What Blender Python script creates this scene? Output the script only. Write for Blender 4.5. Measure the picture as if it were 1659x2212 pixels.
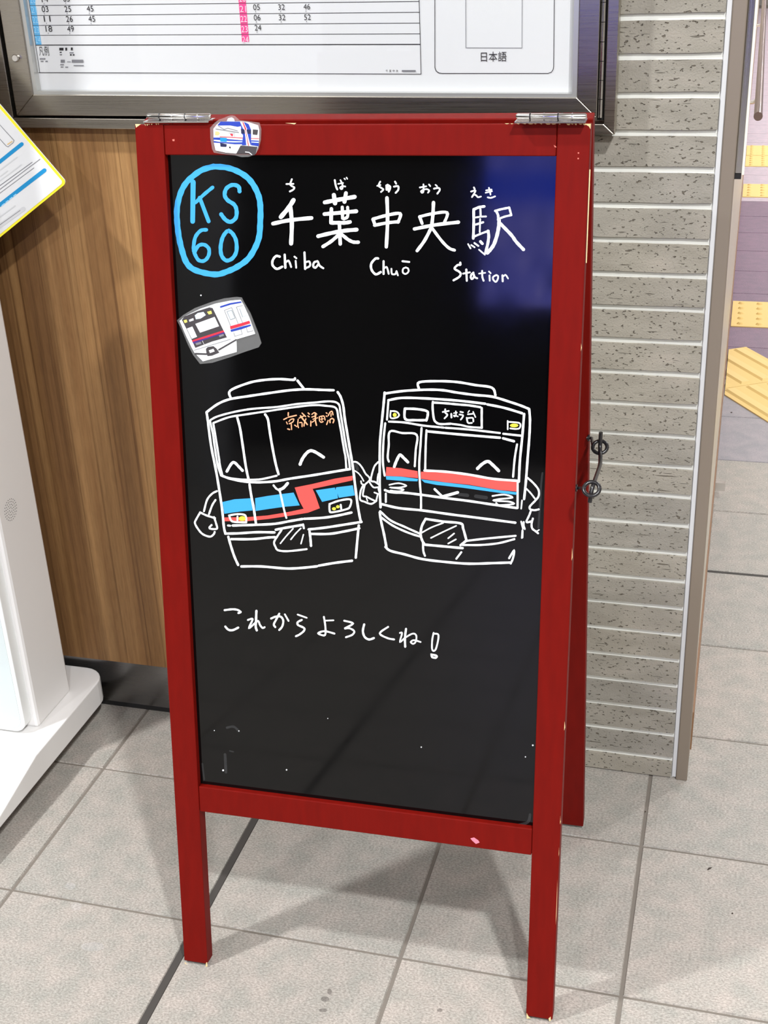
import bpy, bmesh, math, random
from mathutils import Vector, Matrix

for o in list(bpy.data.objects):
    bpy.data.objects.remove(o, do_unlink=True)
S = bpy.context.scene
COL = S.collection
random.seed(7)

# ------------------------------------------------------------------ camera
IW, IH = 1659, 2212
CF = 2734.2
CR = (1.1201, 0.0410, 0.2671)
CP = Vector((0.9732, -1.2449, 1.3085))
cd = bpy.data.cameras.new('camera')
cam = bpy.data.objects.new('camera', cd)
COL.objects.link(cam)
cam.location = CP
cam.rotation_euler = CR
cd.sensor_fit = 'HORIZONTAL'
cd.sensor_width = 36.0
cd.lens = CF / IW * 36.0
cd.clip_start = 0.02
S.camera = cam

# ------------------------------------------------------------------ colour management, world, lamps
S.view_settings.view_transform = 'Standard'
S.view_settings.look = 'None'
S.view_settings.exposure = 0.25
S.view_settings.gamma = 1.0
S.view_settings.use_curve_mapping = False
w = bpy.data.worlds.new('world')
S.world = w
w.use_nodes = True
w.node_tree.nodes['Background'].inputs[0].default_value = (0.80, 0.84, 0.92, 1)
w.node_tree.nodes['Background'].inputs[1].default_value = 0.035
CEIL = 3.3
LAMPS = [(1.87, -1.78, 108), (2.1, -4.0, 120), (-0.95, -0.85, 78), (-0.95, -3.8, 55),
         (3.9, -1.75, 14), (3.9, 0.6, 14), (-3.2, -1.2, 12), (0.5, -5.9, 30), (2.6, 2.6, 42), (2.6, 4.8, 70), (2.6, 7.2, 90), (2.6, 10.0, 90), (2.6, 13.0, 90)]
for i, (lx, ly, e) in enumerate(LAMPS):
    ld = bpy.data.lights.new('downlight_lamp', 'AREA')
    ld.shape = 'DISK'
    ld.size = 0.16
    ld.energy = e
    ld.color = (0.965, 0.98, 1.0)
    lo = bpy.data.objects.new('downlight_lamp', ld)
    COL.objects.link(lo)
    lo.location = (lx, ly, CEIL - 0.012)

# ------------------------------------------------------------------ pixel helpers
CM = cam.rotation_euler.to_matrix()
def ray(u, v):
    return CM @ Vector(((u - IW / 2) / CF, -(v - IH / 2) / CF, -1.0))
def hit(u, v, n, d0):
    d = ray(u, v)
    n = Vector(n)
    return CP + d * ((d0 - n.dot(CP)) / n.dot(d))
def on_y(u, v, y): return hit(u, v, (0, 1, 0), y)
def on_x(u, v, x): return hit(u, v, (1, 0, 0), x)
def on_z(u, v, z): return hit(u, v, (0, 0, 1), z)
def crop(ox, oy, s):
    return lambda p: (ox + p[0] / s, oy + p[1] / s)

# ------------------------------------------------------------------ materials
def srgb(r, g, b):
    f = lambda c: (c / 255) / 12.92 if c / 255 <= 0.04045 else ((c / 255 + 0.055) / 1.055) ** 2.4
    return (f(r), f(g), f(b), 1)
MATS = {}
def nodes_of(name):
    m = bpy.data.materials.new(name)
    m.use_nodes = True
    nt = m.node_tree
    return m, nt, nt.nodes['Principled BSDF']
def plain(name, col, rough=0.5, metal=0.0, spec=0.5, coat=0.0):
    if name in MATS: return MATS[name]
    m, nt, p = nodes_of(name)
    p.inputs['Base Color'].default_value = col
    p.inputs['Roughness'].default_value = rough
    p.inputs['Metallic'].default_value = metal
    p.inputs['Specular IOR Level'].default_value = spec
    p.inputs['Coat Weight'].default_value = coat
    MATS[name] = m
    return m
def N(nt, t, **kw):
    n = nt.nodes.new(t)
    for k, v in kw.items(): setattr(n, k, v)
    return n
def ramp(nt, src, stops):
    r = N(nt, 'ShaderNodeValToRGB')
    e = r.color_ramp.elements
    while len(e) < len(stops): e.new(0.5)
    for el, (pos, col) in zip(e, stops):
        el.position = pos
        el.color = col
    nt.links.new(src, r.inputs[0])
    return r
def wpos(nt, scale=(1, 1, 1), rot=(0, 0, 0)):
    g = N(nt, 'ShaderNodeNewGeometry')
    mp = N(nt, 'ShaderNodeMapping')
    mp.inputs['Scale'].default_value = scale
    mp.inputs['Rotation'].default_value = rot
    nt.links.new(g.outputs['Position'], mp.inputs[0])
    return mp.outputs[0]
def noise(nt, vec, scale, detail=4, rough=0.5):
    n = N(nt, 'ShaderNodeTexNoise')
    n.inputs['Scale'].default_value = scale
    n.inputs['Detail'].default_value = detail
    n.inputs['Roughness'].default_value = rough
    nt.links.new(vec, n.inputs['Vector'])
    return n.outputs['Fac']
def mixc(nt, fac, a, b, mode='MIX'):
    x = N(nt, 'ShaderNodeMix', data_type='RGBA', blend_type=mode)
    for sock, val in ((x.inputs['Factor'], fac), (x.inputs['A'], a), (x.inputs['B'], b)):
        if isinstance(val, (int, float)): sock.default_value = val
        elif isinstance(val, tuple): sock.default_value = val
        else: nt.links.new(val, sock)
    return x.outputs['Result']
def bump(nt, p, h, strength=0.3, dist=0.002):
    b = N(nt, 'ShaderNodeBump')
    b.inputs['Strength'].default_value = strength
    b.inputs['Distance'].default_value = dist
    nt.links.new(h, b.inputs['Height'])
    nt.links.new(b.outputs[0], p.inputs['Normal'])

def tile_mat(name, c1, c2, c3):
    m, nt, p = nodes_of(name)
    v = wpos(nt)
    fine = noise(nt, wpos(nt, (1, 1.6, 1)), 270, 4, 0.65)
    mid = noise(nt, v, 26, 4, 0.55)
    base = ramp(nt, fine, [(0.33, c1), (0.5, c2), (0.68, c3)]).outputs[0]
    tint = ramp(nt, mid, [(0.35, (0.86, 0.87, 0.85, 1)), (0.65, (1.06, 1.0, 0.98, 1))]).outputs[0]
    oi = N(nt, 'ShaderNodeObjectInfo')
    var = ramp(nt, oi.outputs['Random'], [(0, (0.94, 0.95, 0.95, 1)), (1, (1.03, 1.01, 1.0, 1))]).outputs[0]
    c = mixc(nt, 1.0, base, tint, 'MULTIPLY')
    c = mixc(nt, 1.0, c, var, 'MULTIPLY')
    nt.links.new(c, p.inputs['Base Color'])
    p.inputs['Roughness'].default_value = 0.42
    p.inputs['Specular IOR Level'].default_value = 0.35
    bump(nt, p, fine, 0.12, 0.0008)
    return m
M_tile = tile_mat('floor_tile_stone', srgb(140, 136, 130), srgb(168, 164, 157), srgb(192, 188, 181))
M_tile_l = tile_mat('floor_tile_lilac', srgb(146, 142, 150), srgb(160, 156, 162), srgb(172, 168, 172))
M_tile_p = tile_mat('floor_tile_purple', srgb(112, 92, 112), srgb(132, 110, 130), srgb(152, 130, 148))
M_tile_f = tile_mat('floor_tile_pale_lilac', srgb(180, 168, 180), srgb(196, 182, 194), srgb(208, 196, 206))
M_grout = plain('floor_grout', srgb(120, 112, 103), 0.9)
M_rubber = plain('dark_joint_rubber', srgb(66, 62, 58), 0.8)

def brick_mat():
    m, nt, p = nodes_of('brick_tile_taupe')
    v = wpos(nt)
    big = noise(nt, wpos(nt, (6, 6, 16)), 2.4, 3)
    col = ramp(nt, big, [(0.3, srgb(143, 138, 127)), (0.55, srgb(154, 149, 138)), (0.75, srgb(164, 157, 146))]).outputs[0]
    oi = N(nt, 'ShaderNodeObjectInfo')
    var = ramp(nt, oi.outputs['Random'], [(0, (0.90, 0.90, 0.91, 1)), (1, (1.05, 1.03, 1.0, 1))]).outputs[0]
    col = mixc(nt, 1.0, col, var, 'MULTIPLY')
    fine = noise(nt, v, 420, 2)
    pit = noise(nt, wpos(nt, (1.0, 1, 1.7), (0, 0.5, 0)), 150, 2, 0.5)
    pm = ramp(nt, pit, [(0.31, (1, 1, 1, 1)), (0.37, (0, 0, 0, 1))]).outputs[0]
    scr = noise(nt, wpos(nt, (0.12, 1, 1.6)), 190, 2, 0.5)
    sm = ramp(nt, scr, [(0.27, (1, 1, 1, 1)), (0.32, (0, 0, 0, 1))]).outputs[0]
    h = mixc(nt, 1.0, pm, sm, 'ADD')
    col = mixc(nt, h, col, srgb(106, 98, 86))
    nt.links.new(col, p.inputs['Base Color'])
    p.inputs['Roughness'].default_value = 0.8
    p.inputs['Specular IOR Level'].default_value = 0.25
    hh = N(nt, 'ShaderNodeMath', operation='MULTIPLY_ADD')
    nt.links.new(h, hh.inputs[0])
    hh.inputs[1].default_value = -1.0
    f2 = N(nt, 'ShaderNodeMath', operation='MULTIPLY')
    nt.links.new(fine, f2.inputs[0])
    f2.inputs[1].default_value = 0.25
    nt.links.new(f2.outputs[0], hh.inputs[2])
    bump(nt, p, hh.outputs[0], 0.9, 0.003)
    return m
M_brick = brick_mat()
M_mortar = plain('white_mortar', srgb(228, 228, 220), 0.85)
M_caulk = plain('white_caulk', srgb(206, 206, 206), 0.6)

def wood_mat():
    m, nt, p = nodes_of('walnut_laminate')
    a = noise(nt, wpos(nt, (1, 1, 0.012)), 26, 5, 0.6)
    b = noise(nt, wpos(nt, (1, 1, 0.0035)), 88, 5, 0.72)
    c = noise(nt, wpos(nt, (1, 1, 0.12)), 260, 3, 0.6)
    ca = ramp(nt, a, [(0.30, srgb(100, 71, 43)), (0.48, srgb(126, 92, 57)), (0.62, srgb(148, 113, 73)), (0.75, srgb(118, 86, 54))]).outputs[0]
    cb = ramp(nt, b, [(0.36, (0.40, 0.34, 0.29, 1)), (0.415, (0.72, 0.68, 0.64, 1)), (0.46, (0.93, 0.92, 0.90, 1)), (0.60, (1.08, 1.07, 1.05, 1))]).outputs[0]
    cc = ramp(nt, c, [(0.3, (0.88, 0.86, 0.85, 1)), (0.6, (1.03, 1.03, 1.03, 1))]).outputs[0]
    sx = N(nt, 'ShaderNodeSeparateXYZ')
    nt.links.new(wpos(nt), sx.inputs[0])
    band = N(nt, 'ShaderNodeMapRange')          # wood colour ramps paler towards the corner
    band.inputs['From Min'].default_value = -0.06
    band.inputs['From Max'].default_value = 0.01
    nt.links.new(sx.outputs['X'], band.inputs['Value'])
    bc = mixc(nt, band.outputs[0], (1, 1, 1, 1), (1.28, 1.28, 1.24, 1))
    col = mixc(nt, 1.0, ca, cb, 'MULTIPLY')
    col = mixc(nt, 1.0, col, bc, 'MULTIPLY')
    col = mixc(nt, 1.0, col, cc, 'MULTIPLY')
    nt.links.new(col, p.inputs['Base Color'])
    p.inputs['Roughness'].default_value = 0.55
    p.inputs['Specular IOR Level'].default_value = 0.3
    bump(nt, p, b, 0.12, 0.0006)
    return m
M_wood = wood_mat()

def steel_mat(name, col, rough, scale):
    m, nt, p = nodes_of(name)
    n = noise(nt, wpos(nt, scale), 160, 3, 0.6)
    r = ramp(nt, n, [(0.3, (rough - 0.04,) * 3 + (1,)), (0.7, (rough + 0.05,) * 3 + (1,))]).outputs[0]
    nt.links.new(r, p.inputs['Roughness'])
    p.inputs['Base Color'].default_value = col
    p.inputs['Metallic'].default_value = 1.0
    bump(nt, p, n, 0.03, 0.0002)
    return m
M_steel = steel_mat('brushed_steel', (0.43, 0.395, 0.34, 1), 0.29, (0.04, 8, 8))
M_steel_v = steel_mat('brushed_steel_upright', (0.50, 0.48, 0.45, 1), 0.24, (8, 8, 0.04))
M_guard = plain('corner_guard_taupe_steel', srgb(150, 138, 124), 0.45, 0.55)
M_chrome = plain('polished_nickel', (0.80, 0.78, 0.75, 1), 0.16, 1.0)
M_kick = steel_mat('kick_plate_steel', (0.24, 0.235, 0.235, 1), 0.24, (0.04, 8, 8))
M_gap = plain('dark_gap', (0.012, 0.011, 0.010, 1), 0.9)

def red_mat(name, col):
    m, nt, p = nodes_of(name)
    g = noise(nt, wpos(nt, (1, 1, 0.08)), 120, 3)
    c = ramp(nt, g, [(0.3, tuple(x * 0.90 for x in col[:3]) + (1,)), (0.7, tuple(x * 1.06 for x in col[:3]) + (1,))]).outputs[0]
    nt.links.new(c, p.inputs['Base Color'])
    p.inputs['Roughness'].default_value = 0.5
    p.inputs['Specular IOR Level'].default_value = 0.12
    bump(nt, p, g, 0.08, 0.0005)
    return m
M_red = red_mat('red_painted_wood', srgb(112, 12, 5))
M_barewood = plain('bare_pale_wood', srgb(236, 204, 150), 0.7)
def panel_mat():
    m, nt, p = nodes_of('black_marker_board')
    n = noise(nt, wpos(nt), 9, 5, 0.6)
    r = ramp(nt, n, [(0.35, (0.045,) * 3 + (1,)), (0.75, (0.10,) * 3 + (1,))]).outputs[0]
    nt.links.new(r, p.inputs['Roughness'])
    p.inputs['Base Color'].default_value = (0.0016, 0.0016, 0.0018, 1)
    p.inputs['Specular IOR Level'].default_value = 0.33
    return m
M_panel = panel_mat()
def ink(name, col, r=0.6):
    return plain(name, col, r, 0, 0.25)
I_white = ink('white_marker_ink', srgb(246, 250, 252))
I_blue = ink('blue_marker_ink', srgb(62, 162, 226))
I_red = ink('red_marker_ink', srgb(240, 84, 78))
I_yel = ink('yellow_marker_ink', srgb(236, 226, 70))
I_ora = ink('orange_marker_ink', srgb(250, 170, 128))
P_white = plain('white_paper', srgb(222, 223, 223), 0.6, 0, 0.3)
P_black = plain('black_print', srgb(40, 38, 42), 0.6, 0, 0.3)
P_grey = plain('grey_print', srgb(128, 128, 132), 0.6, 0, 0.3)
P_lgrey = plain('light_grey_print', srgb(206, 207, 208), 0.6, 0, 0.3)
P_blue = plain('sky_blue_print', srgb(84, 176, 226), 0.6, 0, 0.3)
P_pale = plain('pale_blue_print', srgb(150, 208, 240), 0.6, 0, 0.3)
P_pink = plain('pink_print', srgb(242, 70, 142), 0.6, 0, 0.3)
P_lpink = plain('light_pink_print', srgb(252, 206, 224), 0.6, 0, 0.3)
P_cblue = plain('card_blue_print', srgb(28, 140, 196), 0.6, 0, 0.3)
P_yellow = plain('card_yellow_edge', srgb(248, 232, 52), 0.5, 0, 0.3)
P_tan = plain('tan_print', srgb(222, 190, 130), 0.6, 0, 0.3)
P_navy = plain('royal_blue_print', srgb(36, 62, 168), 0.5, 0, 0.4)
P_dnavy = plain('dark_navy_print', srgb(30, 34, 74), 0.5, 0, 0.4)
P_rred = plain('red_print', srgb(206, 48, 66), 0.5, 0, 0.4)
P_purple = plain('purple_print', srgb(70, 50, 120), 0.5, 0, 0.4)
P_char = plain('charcoal_print', srgb(66, 62, 64), 0.5, 0, 0.4)
P_wh2 = plain('white_card_print', srgb(240, 244, 244), 0.45, 0, 0.4)
P_ice = plain('ice_blue_print', srgb(206, 228, 240), 0.45, 0, 0.4)
P_ylite = plain('headlight_yellow_print', srgb(240, 226, 110), 0.45, 0, 0.4)
M_black = plain('black_metal', (0.010, 0.009, 0.010, 1), 0.28, 0.0, 0.6)
M_pad = plain('black_foot_pad', (0.012, 0.012, 0.012, 1), 0.7)
M_kwhite = plain('kiosk_white_enamel', srgb(234, 232, 229), 0.35, 0, 0.45)
M_kglass = plain('kiosk_front_glass', srgb(214, 224, 224), 0.10, 0, 0.5)
M_kbord = plain('kiosk_white_border', srgb(240, 242, 240), 0.3)
M_yel = plain('tactile_yellow', srgb(228, 196, 126), 0.7, 0, 0.3)
M_yeld = plain('tactile_bar_yellow', srgb(232, 202, 134), 0.65, 0, 0.3)
def side_mat():
    m, nt, p = nodes_of('passage_cream_cladding')
    n = noise(nt, wpos(nt, (1, 1, 0.03)), 40, 4, 0.6)
    c = ramp(nt, n, [(0.35, srgb(196, 186, 168)), (0.55, srgb(212, 203, 185)), (0.7, srgb(204, 195, 178))]).outputs[0]
    nt.links.new(c, p.inputs['Base Color'])
    p.inputs['Roughness'].default_value = 0.4
    return m
M_side = side_mat()
M_sidebase = plain('passage_brown_base', srgb(132, 98, 70), 0.5)
M_ceil = plain('ceiling_white', srgb(190, 190, 188), 0.9)
M_hall = plain('hall_dark_wall', srgb(84, 79, 72), 0.8)
M_hall2 = plain('hall_grey_wall', srgb(150, 146, 140), 0.8)
def film(name, col, alpha, rough):
    m, nt, p = nodes_of(name)
    p.inputs['Base Color'].default_value = col
    p.inputs['Alpha'].default_value = alpha
    p.inputs['Roughness'].default_value = rough
    return m
M_film = film('clear_laminate_film', (0.70, 0.70, 0.69, 1), 0.11, 0.25)
def pane_mat():
    m, nt, p = nodes_of('clear_glazing')
    nt.nodes.remove(p)
    t = N(nt, 'ShaderNodeBsdfTransparent')
    t.inputs[0].default_value = (1, 1, 1, 1)
    g = N(nt, 'ShaderNodeBsdfGlossy')
    g.inputs['Roughness'].default_value = 0.02
    f = N(nt, 'ShaderNodeFresnel')
    f.inputs[0].default_value = 1.45
    mx = N(nt, 'ShaderNodeMixShader')
    ge = N(nt, 'ShaderNodeNewGeometry')
    io = N(nt, 'ShaderNodeMapRange')          # same reflectance on both faces of the thin pane
    io.inputs['To Min'].default_value = 1.45
    io.inputs['To Max'].default_value = 1 / 1.45
    nt.links.new(ge.outputs['Backfacing'], io.inputs['Value'])
    nt.links.new(io.outputs[0], f.inputs[0])
    nt.links.new(f.outputs[0], mx.inputs[0])
    nt.links.new(t.outputs[0], mx.inputs[1])
    nt.links.new(g.outputs[0], mx.inputs[2])
    nt.links.new(mx.outputs[0], nt.nodes['Material Output'].inputs[0])
    return m
M_pane = pane_mat()

# ------------------------------------------------------------------ object helpers
def tag(o, label=None, cat=None, group=None, kind=None):
    if label: o['label'] = label
    if cat: o['category'] = cat
    if group: o['group'] = group
    if kind: o['kind'] = kind
    return o
def thing(name, loc, label, cat, group=None):
    o = bpy.data.objects.new(name, None)
    o.empty_display_size = 0.05
    COL.objects.link(o)
    o.location = loc
    return tag(o, label, cat, group)
def put(o, parent=None):
    COL.objects.link(o)
    if parent is not None:
        o.parent = parent
        o.matrix_parent_inverse = Matrix.Translation(parent.location).inverted()
    return o
def obj(name, bm, mats, parent=None, smooth=False, bevel=0.0, segs=2):
    me = bpy.data.meshes.new(name)
    bmesh.ops.recalc_face_normals(bm, faces=bm.faces) if bevel or smooth else None
    bm.to_mesh(me)
    bm.free()
    for m in (mats if isinstance(mats, (list, tuple)) else [mats]): me.materials.append(m)
    if smooth:
        for p in me.polygons: p.use_smooth = True
    o = bpy.data.objects.new(name, me)
    put(o, parent)
    if bevel:
        md = o.modifiers.new('bevel', 'BEVEL')
        md.width = bevel
        md.segments = segs
        md.limit_method = 'ANGLE'
    return o
def struct(name, bm, mats, **kw):
    o = obj(name, bm, mats, **kw)
    o['kind'] = 'structure'
    return o
def hexa(bm, pts, mi=0):
    """8 points: 4 of one side in order, then the matching 4 of the other side"""
    v = [bm.verts.new(p) for p in pts]
    for f in ((3, 2, 1, 0), (4, 5, 6, 7), (0, 1, 5, 4), (1, 2, 6, 5), (2, 3, 7, 6), (3, 0, 4, 7)):
        bm.faces.new([v[i] for i in f]).material_index = mi
    return bm
def box(bm, x0, x1, y0, y1, z0, z1, mi=0):
    return hexa(bm, [(x0, y0, z0), (x1, y0, z0), (x1, y0, z1), (x0, y0, z1), (x0, y1, z0), (x1, y1, z0), (x1, y1, z1), (x0, y1, z1)], mi)
def fbox(bm, F, s0, s1, t0, t1, d0, d1, mi=0):
    return hexa(bm, [F(s0, t0, d1), F(s1, t0, d1), F(s1, t1, d1), F(s0, t1, d1), F(s0, t0, d0), F(s1, t0, d0), F(s1, t1, d0), F(s0, t1, d0)], mi)
def tube(bm, pts, r, seg=10, closed=False, mi=0):
    pts = [Vector(p) for p in pts]
    n = len(pts)
    rings = []
    up = None
    for i, p in enumerate(pts):
        a = pts[(i - 1) % n] if (closed or i > 0) else p
        b = pts[(i + 1) % n] if (closed or i < n - 1) else p
        t = (b - a).normalized()
        if up is None:
            up = Vector((0, 0, 1)) if abs(t.z) < 0.9 else Vector((1, 0, 0))
        x = t.cross(up).normalized()
        y = x.cross(t).normalized()
        up = y
        rr = r[i] if isinstance(r, (list, tuple)) else r
        rings.append([bm.verts.new(p + x * math.cos(k * 2 * math.pi / seg) * rr + y * math.sin(k * 2 * math.pi / seg) * rr) for k in range(seg)])
    for i in range(n if closed else n - 1):
        A, B = rings[i], rings[(i + 1) % n]
        for k in range(seg):
            f = bm.faces.new((A[k], A[(k + 1) % seg], B[(k + 1) % seg], B[k]))
            f.material_index = mi
            f.smooth = True
    if not closed:
        bm.faces.new([bm.verts.new(v.co) for v in rings[0][::-1]]).material_index = mi
        bm.faces.new([bm.verts.new(v.co) for v in rings[-1]]).material_index = mi
def catmull(P, k=5):
    if len(P) < 3: return P
    out = []
    for i in range(len(P) - 1):
        p0 = P[i - 1] if i else P[0]
        p1, p2 = P[i], P[i + 1]
        p3 = P[i + 2] if i + 2 < len(P) else P[-1]
        for j in range(k):
            t = j / k
            out.append(tuple(0.5 * (2 * p1[c] + (p2[c] - p0[c]) * t + (2 * p0[c] - 5 * p1[c] + 4 * p2[c] - p3[c]) * t * t + (3 * p1[c] - p0[c] - 3 * p2[c] + p3[c]) * t ** 3) for c in range(len(p1))))
    out.append(tuple(P[-1]))
    return out
class Draw:
    """flat marks drawn in picture points and laid on a real plane by F(u, v, height)"""
    def __init__(self, F, h0=0.0002, dh=0.000004):
        self.bm = bmesh.new()
        self.F, self.h, self.dh = F, h0, dh
    def poly(self, pts, mi, tf=None, dh=None):
        pts = [tf(p) for p in pts] if tf else pts
        f = self.bm.faces.new([self.bm.verts.new(self.F(p[0], p[1], self.h)) for p in pts])
        f.material_index = mi
        bmesh.ops.triangulate(self.bm, faces=[f])
        self.h += self.dh if dh is None else dh
    def line(self, pts, w, mi, tf=None, s=1.0, smooth=True):
        if tf:
            pts = [tf(p) for p in pts]
            w = w / s
        P = catmull([tuple(p) for p in pts]) if smooth and len(pts) > 2 else pts
        Q = [Vector(P[0])]
        for p in P[1:]:
            if (Vector(p) - Q[-1]).length > 0.25: Q.append(Vector(p))
        if len(Q) < 2: return
        closed = len(Q) > 6 and (Q[0] - Q[-1]).length < 0.3
        if closed: Q.pop()
        L, R = [], []
        n = len(Q)
        r = w / 2
        for i in range(n):
            d0 = (Q[i] - Q[i - 1]).normalized() if (i or closed) else (Q[1] - Q[0]).normalized()
            d1 = (Q[(i + 1) % n] - Q[i]).normalized() if (i < n - 1 or closed) else d0
            t = d0 + d1
            t = t.normalized() if t.length > 0.2 else d0
            nr = Vector((-t.y, t.x))
            k = min(1.35, 1 / max(0.5, nr.dot(Vector((-d0.y, d0.x)))))
            rr = r * (1 + 0.06 * math.sin(i * 1.7 + Q[0].x))
            L.append(Q[i] + nr * rr * k)
            R.append(Q[i] - nr * rr * k)
        mk = lambda p: self.bm.verts.new(self.F(p.x, p.y, self.h))
        lv = [mk(p) for p in L]
        rv = [mk(p) for p in R]
        for i in range(n if closed else n - 1):
            k = (i + 1) % n
            self.bm.faces.new((lv[i], lv[k], rv[k], rv[i])).material_index = mi
        if closed:
            self.h += self.dh
            return
        for end, dirv, a, b in ((0, Q[0] - Q[1], lv[0], rv[0]), (-1, Q[-1] - Q[-2], rv[-1], lv[-1])):
            dirv = dirv.normalized()
            nn = Vector((-dirv.y, dirv.x))
            c = Q[end]
            arc = [mk(c + nn * r * math.cos(x) + dirv * r * math.sin(x)) for x in (0.6, 1.1, math.pi / 2, math.pi - 1.1, math.pi - 0.6)]
            vs = [b] + arc + [a] if end == 0 else [b] + arc + [a]
            # choose the order that does not cross
            if (arc[0].co - b.co).length > (arc[0].co - a.co).length: vs = [a] + arc + [b]
            self.bm.faces.new(vs).material_index = mi
        self.h += self.dh
    def blob(self, c, r, mi, tf=None, s=1.0):
        if tf:
            c = tf(c)
            r = (r[0] / s, r[1] / s) if isinstance(r, tuple) else (r / s, r / s)
        elif not isinstance(r, tuple): r = (r, r)
        self.poly([(c[0] + r[0] * math.cos(a * math.pi / 6), c[1] + r[1] * math.sin(a * math.pi / 6)) for a in range(12)], mi)
    def done(self, name, mats, parent):
        return obj(name, self.bm, mats, parent)
_font_cache = {}
def text_mesh(body, size, align='LEFT'):
    cu = bpy.data.curves.new('t', 'FONT')
    cu.body = body
    cu.size = size
    cu.align_x = align
    o = bpy.data.objects.new('t', cu)
    COL.objects.link(o)
    bpy.context.view_layer.update()
    me = bpy.data.meshes.new_from_object(o.evaluated_get(bpy.context.evaluated_depsgraph_get()))
    bpy.data.objects.remove(o)
    bpy.data.curves.remove(cu)
    return me
def add_text(bm, body, u, v, hpx, y, mi, wpx=None, hscale=0.70):
    """upright print on a vertical plane y = const, lower left corner at picture point (u, v)"""
    o = on_y(u, v, y)
    mpp = (on_y(u + 1, v, y) - o).length
    me = text_mesh(body, 1.0)
    xs = [q.co.x for q in me.vertices]
    if not xs: return
    sy = hpx * mpp / hscale
    sx = sy if wpx is None else wpx * mpp / (max(xs) - min(xs))
    x0 = min(xs)
    vs = [bm.verts.new((o.x + (q.co.x - x0) * sx, y, o.z + q.co.y * sy)) for q in me.vertices]
    for f in me.polygons:
        try: bm.faces.new([vs[i] for i in f.vertices]).material_index = mi
        except ValueError: pass
    bpy.data.meshes.remove(me)

# ================================================================== STRUCTURE
# ---- floor: mortar bed, tiles, dark joints, tactile paving
bm = bmesh.new()
box(bm, -6, 6, -7, 16, -0.06, -0.0022)
floor = struct('floor', bm, M_grout)
T = 0.3
def tile_obj(x0, x1, y0, y1, mat, top=0.0, name='floor_tile'):
    key = (round(x1 - x0, 4), round(y1 - y0, 4), mat.name, round(top, 4))
    if key not in TILE_ME:
        b = bmesh.new()
        wx, wy = (x1 - x0) / 2, (y1 - y0) / 2
        c = 0.0012
        hexa(b, [(-wx, -wy, -0.0022), (wx, -wy, -0.0022), (wx, wy, -0.0022), (-wx, wy, -0.0022),
                 (-wx + c, -wy + c, top), (wx - c, -wy + c, top), (wx - c, wy - c, top), (-wx + c, wy - c, top)])
        bmesh.ops.recalc_face_normals(b, faces=b.faces)
        me = bpy.data.meshes.new(name)
        b.to_mesh(me)
        b.free()
        me.materials.append(mat)
        TILE_ME[key] = me
    o = bpy.data.objects.new(name, TILE_ME[key])
    COL.objects.link(o)
    o.location = ((x0 + x1) / 2, (y0 + y1) / 2, 0)
    o.parent = floor
    return o
TILE_ME = {}
def gx(j): return 0.0055 if j == 1 else 0.0024
def gy(i): return 0.0050 if i == 4 else 0.0022
for i in range(-4, 16):
    for j in range(-4, 7):
        if i >= 6 and j < 3: continue
        x0, x1, y0, y1 = j * T + gx(j), (j + 1) * T - gx(j + 1), i * T + gy(i), (i + 1) * T - gy(i + 1)
        if y0 > 0.46 and x1 < 0.95: continue
        m = M_tile if i < 6 else (M_tile_l if i < 8 else M_tile_p)
        tile_obj(x0, x1, y0, y1, m)
# far tiles joined: the hall behind the camera and the far passage
bm = bmesh.new()
for i in range(-22, 16):
    for j in range(-18, 18):
        if -4 <= i and -4 <= j < 7: continue
        if i * T > 0.4 and j < 7: continue
        x0, y0 = j * T, i * T
        box(bm, x0 + gx(j), x0 + T - gx(j + 1), y0 + .0022, y0 + T - .0022, -0.004, 0, 0 if i < 6 else 1)
for i in range(16, 50):
    for j in range(3, 18):
        x0, y0 = j * T, i * T
        box(bm, x0 + .002, x0 + T - .002, y0 + .002, y0 + T - .002, -0.004, 0, 2)
ft = obj('far_floor_tiles', bm, [M_tile, M_tile_p, M_tile_f], floor)
ft['kind'] = 'stuff'
bm = bmesh.new()
box(bm, T - 0.0052, T + 0.0052, -6.6, 0.47, -0.004, -0.0008)
obj('expansion_joint', bm, M_rubber, floor)
bm = bmesh.new()
box(bm, 0.96, 2.1, 1.2 - 0.0047, 1.2 + 0.0047, -0.004, -0.0008)
obj('expansion_joint', bm, M_rubber, floor)
# spots and scuffs on the tiles
d = Draw(lambda u, v, h: on_z(u, v, h), 0.0003, 0.00001)
stm = [plain('dark_fleck', srgb(58, 46, 38), .8), film('pale_scuff', (0.9, 0.9, 0.92, 1), 0.10, 0.7), film('dark_scuff', (0.12, 0.10, 0.09, 1), 0.35, 0.7)]
d.poly([(1527, 1879), (1531, 1874), (1539, 1873), (1535, 1877), (1529, 1880)], 0)
d.blob((1582, 1973), (2.2, 1.8), 0); d.blob((1394, 1753), (1.6, 1.4), 0); d.blob((1580, 891), (2.2, 1.4), 0)
d.blob((152, 1914), (11, 8), 1); d.blob((165, 1958), (12, 9), 1); d.blob((200, 2045), (26, 10), 1); d.blob((1472, 1749), (2, 1.6), 1)
d.blob((712, 2142), (5, 7), 2); d.blob((702, 2158), (9, 6), 2); d.blob((698, 2182), (9, 4), 2); d.blob((950, 2182), (6, 4), 2)
so = d.done('floor_spots', stm, floor)
so['kind'] = 'stuff'
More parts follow.
